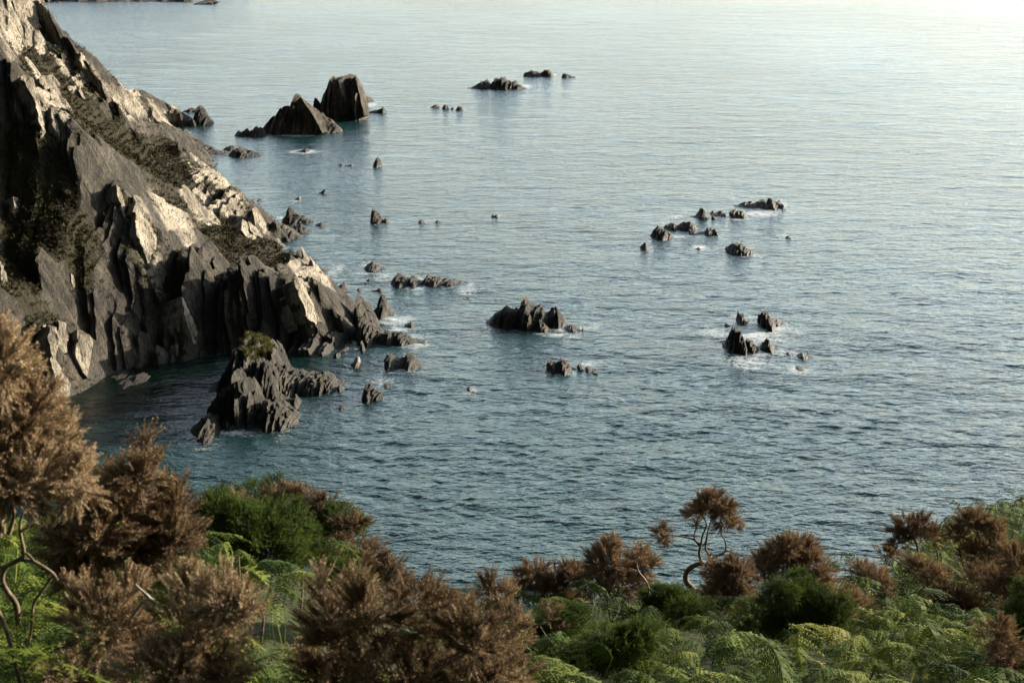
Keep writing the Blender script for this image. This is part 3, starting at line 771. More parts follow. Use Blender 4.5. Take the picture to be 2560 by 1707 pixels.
# heather slope and upper buttress
for q in [(250, 230, 300), (250, 300, 262), (300, 310, 300), (340, 250, 350), (400, 312, 330), (432, 342, 315), (350, 380, 262), (300, 400, 236), (420, 440, 252), (420, 485, 240), (200, 330, 235), (150, 260, 245), (100, 200, 240), (60, 150, 246), (30, 120, 250),
          (108, 0, 258), (60, -60, 260), (-40, -110, 262), (150, 112, 257), (158, 165, 257), (215, 215, 262), (0, 0, 254), (-60, 0, 250), (180, 260, 258)]:
    c(*q)
# far headland
for q in [(440, 302), (430, 318), (425, 335), (432, 350)]:
    cw(*q)
for q in [(426, 274, 391), (412, 262, 388), (395, 250, 386), (370, 243, 384), (320, 240, 380), (290, 215, 377), (225, 180, 372), (215, 170, 362), (200, 132, 350), (155, 105, 345), (100, 60, 352), (0, 0, 352), (350, 300, 362), (400, 300, 372), (300, 265, 350)]:
    c(*q)
for p in [(-97, 420, -2), (-112, 428, -2), (-130, 430, -2), (-150, 430, -2), (-165, 400, 28), (-165, 350, 40), (-150, 300, 52), (-140, 255, 62), (-135, 215, 60), (-125, 180, 50), (-120, 150, 42), (-110, 120, 36), (-85, 190, 44), (-95, 165, 34), (-78, 172, 22), (-70, 165, 12),
          (-62, 158, 1), (-66, 140, 1), (-72, 120, 1), (-78, 150, 16), (-56, 145, -6), (-58, 115, -6), (-98, 225, 52), (-100, 260, 55), (-170, 110, 36)]:
    cx(*p)


CLEAN = 0.42       # the beds dip: everything on the cliff is sheared by this much per metre of height


def tin_height(ctrl, gx, gy):
    pts = [Vector((p[0], p[1])) for p in ctrl]
    vo, _, fo, ov, _, _ = delaunay_2d_cdt(pts, [], [], 0, 1e-4)
    P = np.array([[v[0], v[1], ctrl[o[0]][2]] for v, o in zip(vo, ov)])
    x, y = gx.ravel(), gy.ravel()
    Z = np.full(len(x), -9.0)
    for f in fo:
        a, b, d = P[f[0]], P[f[1]], P[f[2]]
        den = (b[1] - d[1]) * (a[0] - d[0]) + (d[0] - b[0]) * (a[1] - d[1])
        if abs(den) < 1e-9: continue
        tri = np.stack([a, b, d])
        lo, hi = tri.min(0), tri.max(0)
        m = np.where((x >= lo[0]) & (x <= hi[0]) & (y >= lo[1]) & (y <= hi[1]))[0]
        l1 = ((b[1] - d[1]) * (x[m] - d[0]) + (d[0] - b[0]) * (y[m] - d[1])) / den
        l2 = ((d[1] - a[1]) * (x[m] - d[0]) + (a[0] - d[0]) * (y[m] - d[1])) / den
        l3 = 1 - l1 - l2
        k = (l1 >= -1e-6) & (l2 >= -1e-6) & (l3 >= -1e-6)
        Z[m[k]] = (l1 * a[2] + l2 * b[2] + l3 * d[2])[k]
    return Z.reshape(gx.shape)


PALE_LIT = [  # outlines of sunlit faces, their brightness put partly into paler stone colour
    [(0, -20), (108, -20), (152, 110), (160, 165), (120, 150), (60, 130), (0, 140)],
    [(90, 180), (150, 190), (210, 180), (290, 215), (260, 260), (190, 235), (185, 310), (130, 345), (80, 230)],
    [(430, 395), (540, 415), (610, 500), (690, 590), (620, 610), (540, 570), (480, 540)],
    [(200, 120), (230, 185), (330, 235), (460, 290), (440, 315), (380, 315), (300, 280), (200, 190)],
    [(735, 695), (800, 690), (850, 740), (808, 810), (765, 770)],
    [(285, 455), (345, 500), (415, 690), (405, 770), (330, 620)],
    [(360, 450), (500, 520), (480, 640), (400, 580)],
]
VEG = [
    [(35, 150), (60, 95), (95, 120), (135, 120), (150, 170), (200, 215), (240, 262), (290, 285), (345, 330), (400, 335), (440, 348), (462, 395), (470, 430), (478, 520), (440, 512), (400, 480), (340, 430), (260, 395), (205, 370), (165, 330), (150, 250), (100, 220), (60, 190)],
    [(0, 300), (60, 280), (110, 300), (130, 380), (160, 420), (205, 520), (262, 620), (262, 680), (210, 700), (160, 690), (120, 640), (140, 780), (120, 800), (70, 800), (0, 720)],
    [(470, 532), (560, 548), (640, 585), (700, 612), (745, 635), (765, 668), (730, 695), (690, 690), (640, 672), (590, 668), (540, 640), (500, 600)],
    [(320, 520), (342, 500), (340, 580), (375, 700), (400, 790), (380, 800), (350, 690), (320, 620)],
    [(405, 680), (450, 690), (500, 720), (480, 800), (440, 850), (410, 800)],
    [(88, 755), (130, 760), (138, 800), (110, 815), (85, 800)],
    [(165, 800), (190, 790), (200, 850), (190, 890), (165, 860)],
    [(100, 0), (90, 60), (95, 100), (108, 100), (108, 50)],
    [(155, 100), (185, 108), (205, 140), (180, 150), (160, 140)],
    [(220, 172), (275, 195), (300, 225), (280, 235), (240, 200)],
]


R = (0.86, -0.34, 0.34)      # usual lie of the bedding slabs
R2 = (0.80, -0.42, 0.43)
R3 = (0.92, -0.18, 0.35)
SLABS = [
    # upper left buttress
    ([(0, 0), (34, 0), (44, 60), (40, 120), (42, 150), (22, 140), (0, 112)], (20, 70, 244), R2),
    ([(34, 0), (92, 0), (96, 50), (104, 110), (84, 122), (60, 110), (46, 70)], (65, 60, 249), R2),
    ([(94, 0), (108, 0), (126, 58), (150, 112), (158, 148), (138, 152), (118, 122), (104, 80)], (125, 80, 251), R2),
    ([(55, 190), (82, 195), (108, 262), (114, 330), (104, 345), (88, 262)], (82, 250, 232), R2),
    ([(98, 195), (130, 185), (150, 210), (156, 245), (176, 270), (182, 300), (150, 288), (136, 255), (112, 240)], (140, 240, 240), R2),
    ([(126, 270), (140, 270), (158, 330), (150, 345), (134, 318)], (142, 305, 236), R2),
    ([(160, 160), (180, 178), (176, 195), (158, 180)], (168, 178, 252), R2),
    ([(190, 182), (210, 186), (212, 212), (196, 205)], (200, 196, 256), R2),
    ([(168, 218), (192, 214), (192, 240), (176, 232)], (180, 226, 252), R2),
    ([(200, 220), (214, 250), (206, 246), (196, 228)], (206, 235, 258), R2),
    # thin lit ribs on the dark face
    ([(289, 462), (300, 470), (318, 545), (328, 605), (322, 612), (306, 530), (292, 490)], (305, 530, 194.0), R),
    ([(340, 502), (360, 520), (388, 570), (393, 605), (390, 625), (398, 650), (411, 690), (408, 735), (403, 766), (388, 730), (380, 690), (366, 640), (348, 600), (338, 575)], (370, 620, 193.0), R2),
    ([(229, 690), (240, 690), (256, 740), (262, 800), (260, 855), (254, 862), (240, 800), (220, 730)], (245, 770, 182.5), R),
    ([(174, 682), (182, 690), (190, 722), (184, 724), (176, 705)], (182, 705, 185.0), R),
    ([(293, 700), (304, 712), (318, 790), (314, 800), (298, 750)], (305, 750, 187.0), R),
    ([(358, 752), (368, 760), (382, 830), (388, 880), (380, 885), (366, 810)], (372, 815, 186.5), R),
    ([(444, 858), (452, 880), (450, 905), (440, 890)], (447, 880, 184.5), R),
    ([(455, 740), (470, 760), (490, 800), (500, 850), (486, 860), (466, 800)], (478, 800, 187.0), R3),
    ([(104, 815), (112, 812), (120, 860), (128, 900), (122, 905), (110, 860)], (116, 860, 167.5), R2),
    ([(122, 812), (142, 818), (146, 850), (138, 900), (158, 935), (178, 960), (176, 985), (152, 1010), (138, 985), (130, 940), (126, 880)], (145, 920, 163.6), R2),
    ([(146, 800), (168, 806), (172, 850), (158, 905), (142, 900), (144, 850)], (156, 850, 167.0), (0.72, -0.55, 0.42)),
    ([(195, 822), (222, 840), (231, 858), (226, 900), (218, 945), (206, 930), (190, 895)], (210, 880, 172.5), (0.72, -0.55, 0.42)),
    ([(34, 492), (46, 494), (46, 530), (50, 550), (40, 566), (34, 540)], (41, 530, 187), R),
    ([(0, 650), (10, 665), (18, 700), (10, 730), (0, 725)], (6, 690, 177.5), R),
    # white headland
    ([(607, 548), (618, 556), (624, 584), (640, 596), (634, 604), (612, 590), (602, 575)], (618, 578, 252.0), (0.80, -0.34, 0.5)),
    ([(622, 552), (650, 556), (664, 574), (660, 590), (640, 592), (626, 575)], (644, 574, 253.0), (0.6, -0.25, 0.75)),
    ([(596, 482), (604, 480), (612, 498), (618, 526), (608, 520), (600, 500)], (607, 500, 256.5), R3),
    # right end of the near headland
    ([(737, 700), (752, 694), (766, 720), (780, 752), (796, 790), (805, 806), (790, 812), (764, 790), (752, 750)], (768, 755, 190.8), R2),
    ([(780, 692), (800, 690), (812, 706), (820, 728), (836, 738), (838, 760), (822, 762), (808, 748), (790, 722)], (812, 728, 194.5), R2),
    ([(836, 738), (852, 752), (868, 775), (880, 792), (872, 800), (856, 785), (842, 764)], (858, 772, 196.5), (0.75, -0.3, 0.58)),
    ([(712, 724), (720, 740), (730, 780), (744, 825), (736, 826), (722, 780)], (727, 775, 189.5), R2),
    # far headland
    ([(318, 242), (352, 240), (384, 250), (380, 290), (352, 300), (330, 280), (318, 262)], (350, 268, 368), (0.55, -0.5, 0.67)),
    ([(386, 248), (412, 256), (430, 272), (454, 290), (446, 300), (418, 305), (396, 298), (388, 272)], (418, 280, 379), (0.6, -0.45, 0.65)),
    ([(200, 132), (212, 142), (218, 176), (206, 170), (198, 150)], (208, 155, 344), R2),
    ([(276, 244), (300, 262), (290, 282), (270, 270)], (285, 262, 340), (0.6, -0.35, 0.7)),
    ([(160, 150), (178, 140), (194, 160), (186, 172), (164, 165)], (176, 156, 320), (0.6, -0.35, 0.7)),
    ([(380, 108 + 170), (396, 276), (402, 306), (378, 312), (374, 296)], (388, 296, 366), R2),
]


def blur(a, n):
    for _ in range(n):
        a[1:-1, 1:-1] = 0.5 * a[1:-1, 1:-1] + 0.125 * (a[:-2, 1:-1] + a[2:, 1:-1] + a[1:-1, :-2] + a[1:-1, 2:])
    return a


def build_cliff():
    ctrl = [np.array([p[0] + CLEAN * max(p[2], -2), p[1], p[2]]) for p in CTRL]
    sa, ca = math.sin(math.radians(19)), math.cos(math.radians(19))
    qs = np.arange(-290, -55, 0.34)
    ss = np.concatenate([np.arange(80, 128, 0.8), np.arange(128, 262, 0.36), np.arange(262, 400, 0.62)])
    q, s = np.meshgrid(qs, ss)
    gx, gy = q * ca + s * sa, -q * sa + s * ca
    Z = blur(tin_height(ctrl, gx, gy), 2)
    V0 = np.stack([gx - CLEAN * np.maximum(Z, -2), gy, Z], -1).reshape(-1, 3)
    px, py = to_px(V0)
    jx = (fbm(gx.ravel() / 6, gy.ravel() / 6, 4, 4) - .5) * 60; jy = (fbm(gx.ravel() / 6, gy.ravel() / 6, 9, 4) - .5) * 60
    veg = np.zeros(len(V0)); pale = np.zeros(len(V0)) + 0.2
    for poly in VEG: veg = np.maximum(veg, in_poly(px + jx, py + jy, poly) * 1.0)
    for poly in PALE_LIT: pale = np.maximum(pale, in_poly(px + jx * .6, py + jy * .6, poly) * 0.62)
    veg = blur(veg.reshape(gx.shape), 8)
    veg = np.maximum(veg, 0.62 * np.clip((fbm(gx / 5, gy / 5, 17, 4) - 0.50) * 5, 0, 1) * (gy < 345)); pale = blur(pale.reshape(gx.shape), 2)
    ds = np.gradient(ss)[:, None]
    sx, sy = np.gradient(Z, axis=1) / 0.34, np.gradient(Z, axis=0) / ds
    steep = np.clip((np.hypot(sx, sy) - 0.3) / 0.5, 0, 1)
    far = np.clip((gy - 290) / 60, 0, 1)
    rocky = np.clip(1 - 0.75 * veg, 0.2, 1) * (0.5 + 0.5 * steep)
    L = 4.6 * layers(q, s, 101, 5.6, 24, 0.8) + 3.0 * layers(q, s, 102, 2.3, 14, 0.9) + 1.5 * layers(q, s, 103, 1.0, 7, 0.8)
    L = L * (1 - 0.35 * far)
    h = Z + np.where(Z > -1.5, L * rocky * np.clip((Z + 1.5) / 3, 0, 1), 0)
    h += (fbm(gx / 2.2, gy / 2.2, 41, 4) - .5) * (0.9 + 0.7 * veg)
    h += (fbm(gx / 0.7, gy / 0.7, 43, 3) - .5) * 0.35
    h = np.where(Z < -3, np.minimum(h, -2.0), h)
    wq = (fbm(s / 14, q / 30, 31, 3) - .5) * 2.4
    X = gx - CLEAN * np.maximum(h, -2) + wq + (fbm(h / 1.5, gy / 1.5, 51, 3) - .5) * 0.4
    Y = gy + (fbm(gx / 1.2, h / 1.6, 53, 3) - .5) * 0.7
    V = np.stack([X, Y, h], -1).reshape(-1, 3)
    Q = grid_faces(*gx.shape)
    Q = Q[V[Q][:, :, 2].max(1) > -2.2]
    vv = veg.ravel() * (1 - 0.55 * np.clip((np.hypot(np.gradient(h, axis=1) / 0.34, np.gradient(h, axis=0) / ds).ravel() - 2.2) / 2.5, 0, 1))
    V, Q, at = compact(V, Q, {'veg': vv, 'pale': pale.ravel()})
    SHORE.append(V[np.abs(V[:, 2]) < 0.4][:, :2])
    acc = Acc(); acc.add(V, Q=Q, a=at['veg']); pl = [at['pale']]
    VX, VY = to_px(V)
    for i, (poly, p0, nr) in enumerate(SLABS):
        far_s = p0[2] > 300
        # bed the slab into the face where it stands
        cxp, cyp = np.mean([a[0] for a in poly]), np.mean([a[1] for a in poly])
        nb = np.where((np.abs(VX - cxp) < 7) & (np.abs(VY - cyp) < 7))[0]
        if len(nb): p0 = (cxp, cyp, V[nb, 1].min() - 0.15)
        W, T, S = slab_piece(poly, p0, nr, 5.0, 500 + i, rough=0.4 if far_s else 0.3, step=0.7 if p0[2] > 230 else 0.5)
        acc.add(W, T=T, Q=S, a=0.0); pl.append(np.concatenate([np.full(len(W) // 2, 0.72), np.zeros(len(W) // 2)]))  # fronts coloured pale, part stone and part painted sunlight; sides stay dark
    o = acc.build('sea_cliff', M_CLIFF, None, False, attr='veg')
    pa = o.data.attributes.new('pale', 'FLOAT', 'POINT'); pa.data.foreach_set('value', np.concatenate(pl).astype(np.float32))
    tag(o, 'steep slate sea cliff with pale lit slabs and heather on its ledges', 'cliff', kind='structure')
    # heather and grass clumps on the plant-covered ledges
    rng = np.random.default_rng(8)
    cen = V[Q].mean(1); nz = np.cross(V[Q[:, 1]] - V[Q[:, 0]], V[Q[:, 3]] - V[Q[:, 0]])
    area = np.linalg.norm(nz, axis=1); nz = nz / (area[:, None] + 1e-9)
    nz[nz[:, 2] < 0] *= -1
    pv = at['veg'][Q].mean(1)
    ok = (pv > 0.2) & (cen[:, 1] < 330) & (nz[:, 2] > 0.12)
    idx = np.where(ok)[0]
    wgt = np.minimum(area[idx], 0.6) * pv[idx] ** 1.5 * (0.35 + fbm(cen[idx, 0] / 3, cen[idx, 1] / 3, 77, 3) ** 2 * 2); wgt /= wgt.sum()
    pick = rng.choice(idx, 42000, p=wgt)
    P = cen[pick] + rng.normal(size=(len(pick), 3)) * 0.15
    a = Acc(); tufts(a, P, nz[pick] * 0.6 + np.array([0, 0, 0.5]), 0.34, 0.05, rng, 8, 0.7)
    tag(a.build('heather', M_HEATHER), 'dark heather and grass growing over the ledges of the sea cliff', 'heather', kind='stuff')


build_cliff()


# far headland beyond the top of the picture
def far_headland():
    xs = np.arange(-330, -175, 2.2); ys = np.arange(850, 1100, 2.6)
    gx, gy = np.meshgrid(xs, ys)
    e = np.clip((gy - 866 - 8 * fbm(gx / 25, gx * 0, 3, 3)) / 70, -0.2, 1)
    e = e * np.clip((gx + 332) / 20, 0, 1) ** .5 * np.clip((-195 - gx) / 45, -0.1, 1)
    q = gx * 0.92 - gy * 0.38; s = gx * .38 + gy * .92
    h = 9 * np.sign(e) * np.abs(e) ** 0.6 + (e > 0) * 4 * layers(q, s, 61, 6, 30) + (fbm(gx / 9, gy / 9, 7, 4) - .5) * 5 * (e > 0)
    h = np.maximum(h, -3)
    V = np.stack([gx, gy, h], -1).reshape(-1, 3); Q = grid_faces(*gx.shape); Q = Q[V[Q][:, :, 2].max(1) > -2.5]
    V, Q, _ = compact(V, Q)
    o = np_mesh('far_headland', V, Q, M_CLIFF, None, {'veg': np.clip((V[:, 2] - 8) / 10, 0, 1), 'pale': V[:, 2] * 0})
    tag(o, 'distant dark headland whose foot just enters the top of the picture', 'headland', kind='structure')


far_headland()
rock('rock', 'tiny far rock near the top edge of the sea by the buttress', [(hump(141, 153, 3, 9, ((.4, 1), (.7, .7))), 9, 6)], G_FAR, seed=99)

# ------------------------------------------------------------------ SEA
FOAM = [  # pixel centre, pixel radii, strength
    (1890, 835, 105, 32, 1.0), (1850, 822, 40, 14, 1.1), (1935, 818, 50, 18, 1.0), (1870, 905, 85, 26, .85), (1960, 880, 70, 28, .6), (1995, 925, 40, 16, .9), (2090, 850, 70, 26, .38), (1780, 835, 45, 30, .65),
    (1895, 880, 60, 16, .9), (1420, 822, 60, 12, .95), (1480, 815, 40, 14, .6), (1390, 838, 50, 7, .9), (1300, 822, 70, 6, .5), (1400, 928, 70, 14, .75), (1470, 912, 45, 16, .7), (1360, 910, 20, 10, .5),
    (1900, 532, 70, 14, 1.0), (1840, 545, 50, 8, .9), (1700, 545, 50, 12, .7), (1690, 592, 60, 8, .8), (1615, 595, 20, 10, .7), (1750, 620, 30, 10, 1.0), (1800, 630, 40, 10, .6), (1960, 592, 30, 10, .6), (1880, 640, 30, 7, .6), (1660, 560, 30, 12, .6),
    (760, 380, 45, 6, 1.15), (735, 338, 55, 5, .9), (925, 262, 24, 9, 1.0), (1316, 216, 18, 6, 1.0), (1382, 188, 16, 6, .9), (1110, 294, 60, 6, .5), (1085, 268, 16, 5, .8),
    (960, 690, 30, 14, .7), (1040, 722, 35, 7, .8), (985, 800, 55, 14, 1.0), (1000, 822, 60, 10, .8), (1176, 712, 12, 8, .8), (950, 950, 60, 14, .6), (920, 990, 30, 9, .6), (840, 1010, 24, 10, .5),
    (590, 1082, 60, 10, .95), (690, 1078, 60, 7, .6), (510, 1108, 30, 8, .8), (750, 1030, 50, 16, .4), (1010, 925, 40, 5, .5), (700, 545, 12, 7, .9), (740, 502, 30, 7, .6), (870, 590, 45, 6, .4), (900, 720, 40, 8, .3),
    (945, 556, 26, 6, .5), (1070, 553, 30, 5, .5), (1238, 548, 40, 5, .4), (450, 305, 10, 4, .6), (640, 385, 30, 5, .3), (895, 870, 25, 10, .5), (420, 890, 60, 10, .25), (200, 985, 30, 10, .35)]


def build_sea():
    k = 1.0e-5
    r = [38.0]
    while r[-1] < 1150: r.append(r[-1] + (0.6 if r[-1] < 96 else max(0.16, k * r[-1] ** 2)))
    while r[-1] < 45000: r.append(r[-1] * 1.05)
    r = np.array(r)
    dr = np.gradient(r)
    an = np.concatenate([np.arange(-80, -30, 0.5), np.arange(-30, -22, .12), np.arange(-22, 22, 0.045), np.arange(22, 30, .12), np.arange(30, 80.1, 0.5)])
    an = np.radians(an)
    R_, A_ = np.meshgrid(r, an, indexing='ij')
    X, Y = R_ * np.sin(A_), R_ * np.cos(A_)
    DR = np.broadcast_to(dr[:, None], X.shape)
    rng = np.random.default_rng(21)
    dx, dy, dz = np.zeros_like(X), np.zeros_like(X), np.zeros_like(X)
    near = r < 1300
    Xn, Yn, DRn = X[near], Y[near], DR[near]
    ax, ay, az = np.zeros_like(Xn), np.zeros_like(Xn), np.zeros_like(Xn)
    waves = []
    for i in range(58):
        lam = 0.55 * (6.0 ** rng.random()) if i < 46 else rng.uniform(4, 22)
        th = math.radians(rng.choice([24, 22, 26, -14]) + rng.normal() * 11)
        slope = 0.0215 if lam < 3.9 else 0.010
        waves.append((lam, th, slope, rng.random() * 6.283))
    grp = 0.55 + 0.9 * fbm(Xn / 26, Yn / 17, 15, 3)
    for lam, th, slope, ph in waves:
        kk = 2 * math.pi / lam
        kx, ky = math.sin(th), math.cos(th)
        fade = np.clip((lam / np.maximum(DRn * 2.2, 1e-3)) - 1, 0, 1)
        a = slope / kk * fade * grp
        p = kk * (kx * Xn + ky * Yn) + ph
        az += a * np.cos(p); sp = np.sin(p) * a * 0.75
        ax -= kx * sp; ay -= ky * sp
    # lee of the cliffs: calmer water in the cove
    cove = np.exp(-(((Xn + 46) / 18) ** 2 + ((Yn - 168) / 20) ** 2))
    calm = 1 - 0.72 * cove
    far_lee = np.exp(-(((Xn + 75) / 45) ** 2 + ((Yn - 330) / 90) ** 2)); calm = calm * (1 - 0.3 * far_lee)
    dx[near], dy[near], dz[near] = ax * calm, ay * calm, az * calm
    CALM = np.ones_like(X); CALM[near] = 0.35 + 0.65 * calm
    V = np.stack([X + dx, Y + dy, dz], -1).reshape(-1, 3)
    foam = np.zeros(Xn.shape)
    for px, py, rx, ry, st in FOAM:
        cpt = on_water(px, py); ex = abs(on_water(px + rx, py)[0] - cpt[0]); ey = abs(on_water(px, py - ry)[1] - cpt[1])
        d2 = ((Xn - cpt[0]) / ex) ** 2 + ((Yn - cpt[1]) / ey) ** 2
        foam = np.maximum(foam, st * np.exp(-d2 * 1.1))
    # broken water wherever rock meets sea
    cell = 0.35; gx0, gy0 = -140.0, 120.0
    G = np.zeros((int(620 / cell), int(300 / cell)))
    sh = np.concatenate(SHORE)
    ii, jj = ((sh[:, 1] - gy0) / cell).astype(int), ((sh[:, 0] - gx0) / cell).astype(int)
    m = (ii >= 0) & (ii < G.shape[0]) & (jj >= 0) & (jj < G.shape[1]); G[ii[m], jj[m]] = 1
    g2 = G.copy()
    for _ in range(3):
        g2[1:-1, 1:-1] = np.maximum(g2[1:-1, 1:-1], 0.86 * np.max([g2[:-2, 1:-1], g2[2:, 1:-1], g2[1:-1, :-2], g2[1:-1, 2:]], 0))
    g2 = blur(g2, 4)
    ii = np.clip(((Yn - gy0) / cell).astype(int), 0, G.shape[0] - 1); jj = np.clip(((Xn - gx0) / cell).astype(int), 0, G.shape[1] - 1)
    inside = (Yn > gy0) & (Yn < gy0 + 619) & (Xn > gx0) & (Xn < gx0 + 299)
    expo = np.clip((fbm(Xn / 7, Yn / 7, 91, 3) - 0.30) * 2.2, 0.15, 1) * (1 - 0.75 * cove)
    foam = np.maximum(foam, np.where(inside, 0.72 * g2[ii, jj] * expo, 0))
    FO = np.zeros_like(X); FO[near] = np.clip(foam, 0, 1.2)
    SHADE = np.zeros_like(X); SHADE[near] = np.exp(-(((Xn + 46) / 24) ** 2 + ((Yn - 172) / 19) ** 2) ** 1.5)  # mask of the shade painted into the cove water
    Q = grid_faces(*X.shape)[:, ::-1]
    o = np_mesh('sea', V, Q, M_WATER, None, {'foam': FO.ravel(), 'cove_shade': SHADE.ravel(), 'calm': CALM.ravel()}, smooth=True)
    tag(o, 'rippled sea', 'sea', kind='structure')


build_sea()

# ------------------------------------------------------------------ FOREGROUND HILLSIDE
def edge_y(x):
    return np.interp(x, [-14, -6, -2, 0.2, 0.9, 4, 5.7, 6.9, 9.4, 11.7, 16, 24], [18, 17, 15.0, 16.0, 19.6, 19.6, 20.5, 22.5, 28, 33, 38, 42])


def ground(x, y):
    x = np.asarray(x, float); y = np.asarray(y, float)
    t = np.clip((-0.2 - x) / 1.8, 0, 1)
    z = H - 2.55 - 0.40 * y + 0.06 * np.clip(-x - 1, 0, 12) + 0.85 * t * t * (3 - 2 * t) + 0.085 * np.clip(x - 6, 0, 9)
    z = z + (fbm(x / 3.0, y / 3.0, 3, 3) - .5) * 0.35
    over = np.clip(y - edge_y(x), 0, None)
    return z - over * 1.1 - 0.25 * np.clip(over, 0, 4) ** 1.5


def on_ground(px, py):
    d = ray(px, py)
    ts = np.linspace(2, 60, 2400)
    zz = H + d[2] * ts
    g = ground(d[0] * ts, d[1] * ts)
    i = np.argmax(zz < g)
    return np.array([d[0] * ts[i], d[1] * ts[i], g[i]])


def build_hillside():
    xs = np.concatenate([np.arange(-60, -16, 2.0), np.arange(-16, 26, 0.3), np.arange(26, 80, 2.0)])
    ys = np.concatenate([np.arange(-30, 0, 1.5), np.arange(0, 40, 0.3), np.arange(40, 75, 1.5)])
    gx, gy = np.meshgrid(xs, ys)
    Z = ground(gx, gy) + (fbm(gx / .5, gy / .5, 6, 3) - .5) * .14
    Z = np.maximum(Z, -4)
    o = np_mesh('hillside', np.stack([gx, gy, Z], -1).reshape(-1, 3), grid_faces(*gx.shape), M_SOIL, None, None, True)
    tag(o, 'steep scrubby hillside in the foreground', 'hillside', kind='structure')


build_hillside()


def build_sky_blocker():  # unseen high ground added behind and left to block sky light
    xs = np.arange(-900, 700, 12.0); ys = np.arange(-700, 130, 12.0)
    gx, gy = np.meshgrid(xs, ys)
    back = np.clip((-gy - 26) / 300, 0, 1)
    left = np.clip((-gx - 150) / 260, 0, 1)
    Z = np.where(gy < -20, H + 6 + 150 * back ** 0.8, -6)
    Z = np.maximum(Z, np.where(gx < -140, 40 + 120 * left ** 0.8, -6) - np.clip(gy - 60, 0, 200) * .6)
    Z = Z + (fbm(gx / 60, gy / 60, 12, 4) - .5) * 16
    Z = np.where((gy < -26) | (gx < -150), Z, -9)
    Z = np.where(gx > 120, Z - (gx - 120) * 0.35, Z)
    Q = grid_faces(*gx.shape); V = np.stack([gx, gy, Z], -1).reshape(-1, 3)
    Q = Q[V[Q][:, :, 2].min(1) > -5]
    V, Q, _ = compact(V, Q)
    tag(np_mesh('upland_blocker', V, Q, M_SOIL, None, None, True), 'unseen dark high ground behind the viewpoint, added to block sky light', 'hill', kind='structure')


build_sky_blocker()


def shoot_proto(rng, spines, bare=0.12):
    """one gorse shoot, one unit long along +z: a thin stem set with spines"""
    V, T = [], []
    def tri(a, b, c_):
        n = len(V); V.extend([a, b, c_]); T.append([n, n + 1, n + 2])
    bend = rng.normal(size=2) * 0.10
    def ax(t): return np.array([bend[0] * t * t, bend[1] * t * t, t])
    for k in range(3):
        a0 = k * 2.09; a1 = a0 + 2.09
        w = 0.018
        p, q = np.array([math.cos(a0) * w, math.sin(a0) * w, 0]), np.array([math.cos(a1) * w, math.sin(a1) * w, 0])
        tri(p, q, ax(1.0))
    for i in range(spines):
        t = bare + (1 - bare) * (i + rng.random()) / spines
        a = i * 2.399 + rng.normal() * .3
        ln = (0.19 - 0.09 * t) * rng.uniform(.7, 1.3)
        el = rng.uniform(0.3, 1.05)
        d = np.array([math.cos(a) * math.cos(el), math.sin(a) * math.cos(el), math.sin(el)])
        sd = np.cross(d, rng.normal(size=3)); sd /= np.linalg.norm(sd)
        c0 = ax(t); w = 0.014 * rng.uniform(.7, 1.3)
        tri(c0 - sd * w, c0 + sd * w, c0 + d * ln)
    return np.array(V), np.array(T)


_r = np.random.default_rng(77)
SHOOTS = [shoot_proto(_r, 34) for _ in range(6)]
SHOOTS_NEAR = [shoot_proto(_r, 56) for _ in range(6)]


def place(acc, proto, P, D, L, rng, tint):
    """copies of a proto (along +z) at points P, along directions D, lengths L, gathered into one mesh"""
    V, T = proto
    n = len(P)
    if n == 0: return
    D = D / np.linalg.norm(D, axis=1)[:, None]
    e1 = np.cross(D, rng.normal(size=(n, 3))); e1 /= np.linalg.norm(e1, axis=1)[:, None]
    e2 = np.cross(D, e1)
    W = P[:, None] + L[:, None, None] * (V[None, :, :1] * e1[:, None] + V[None, :, 1:2] * e2[:, None] + V[None, :, 2:] * D[:, None])
    m = len(V)
    F_ = (T[None] + (np.arange(n) * m)[:, None, None]).reshape(-1, 3)
    acc.add(W.reshape(-1, 3), T=F_, a=np.repeat(tint, m))


def wander(a, b, rng, n=6, amp=0.12):
    t = np.linspace(0, 1, n)[:, None]
    p = a + (b - a) * t
    ln = np.linalg.norm(b - a)
    w = np.cumsum(rng.normal(size=(n, 3)), 0); w -= w[0]; w -= t * w[-1]
    return p + w * ln * amp


BUSHES = []


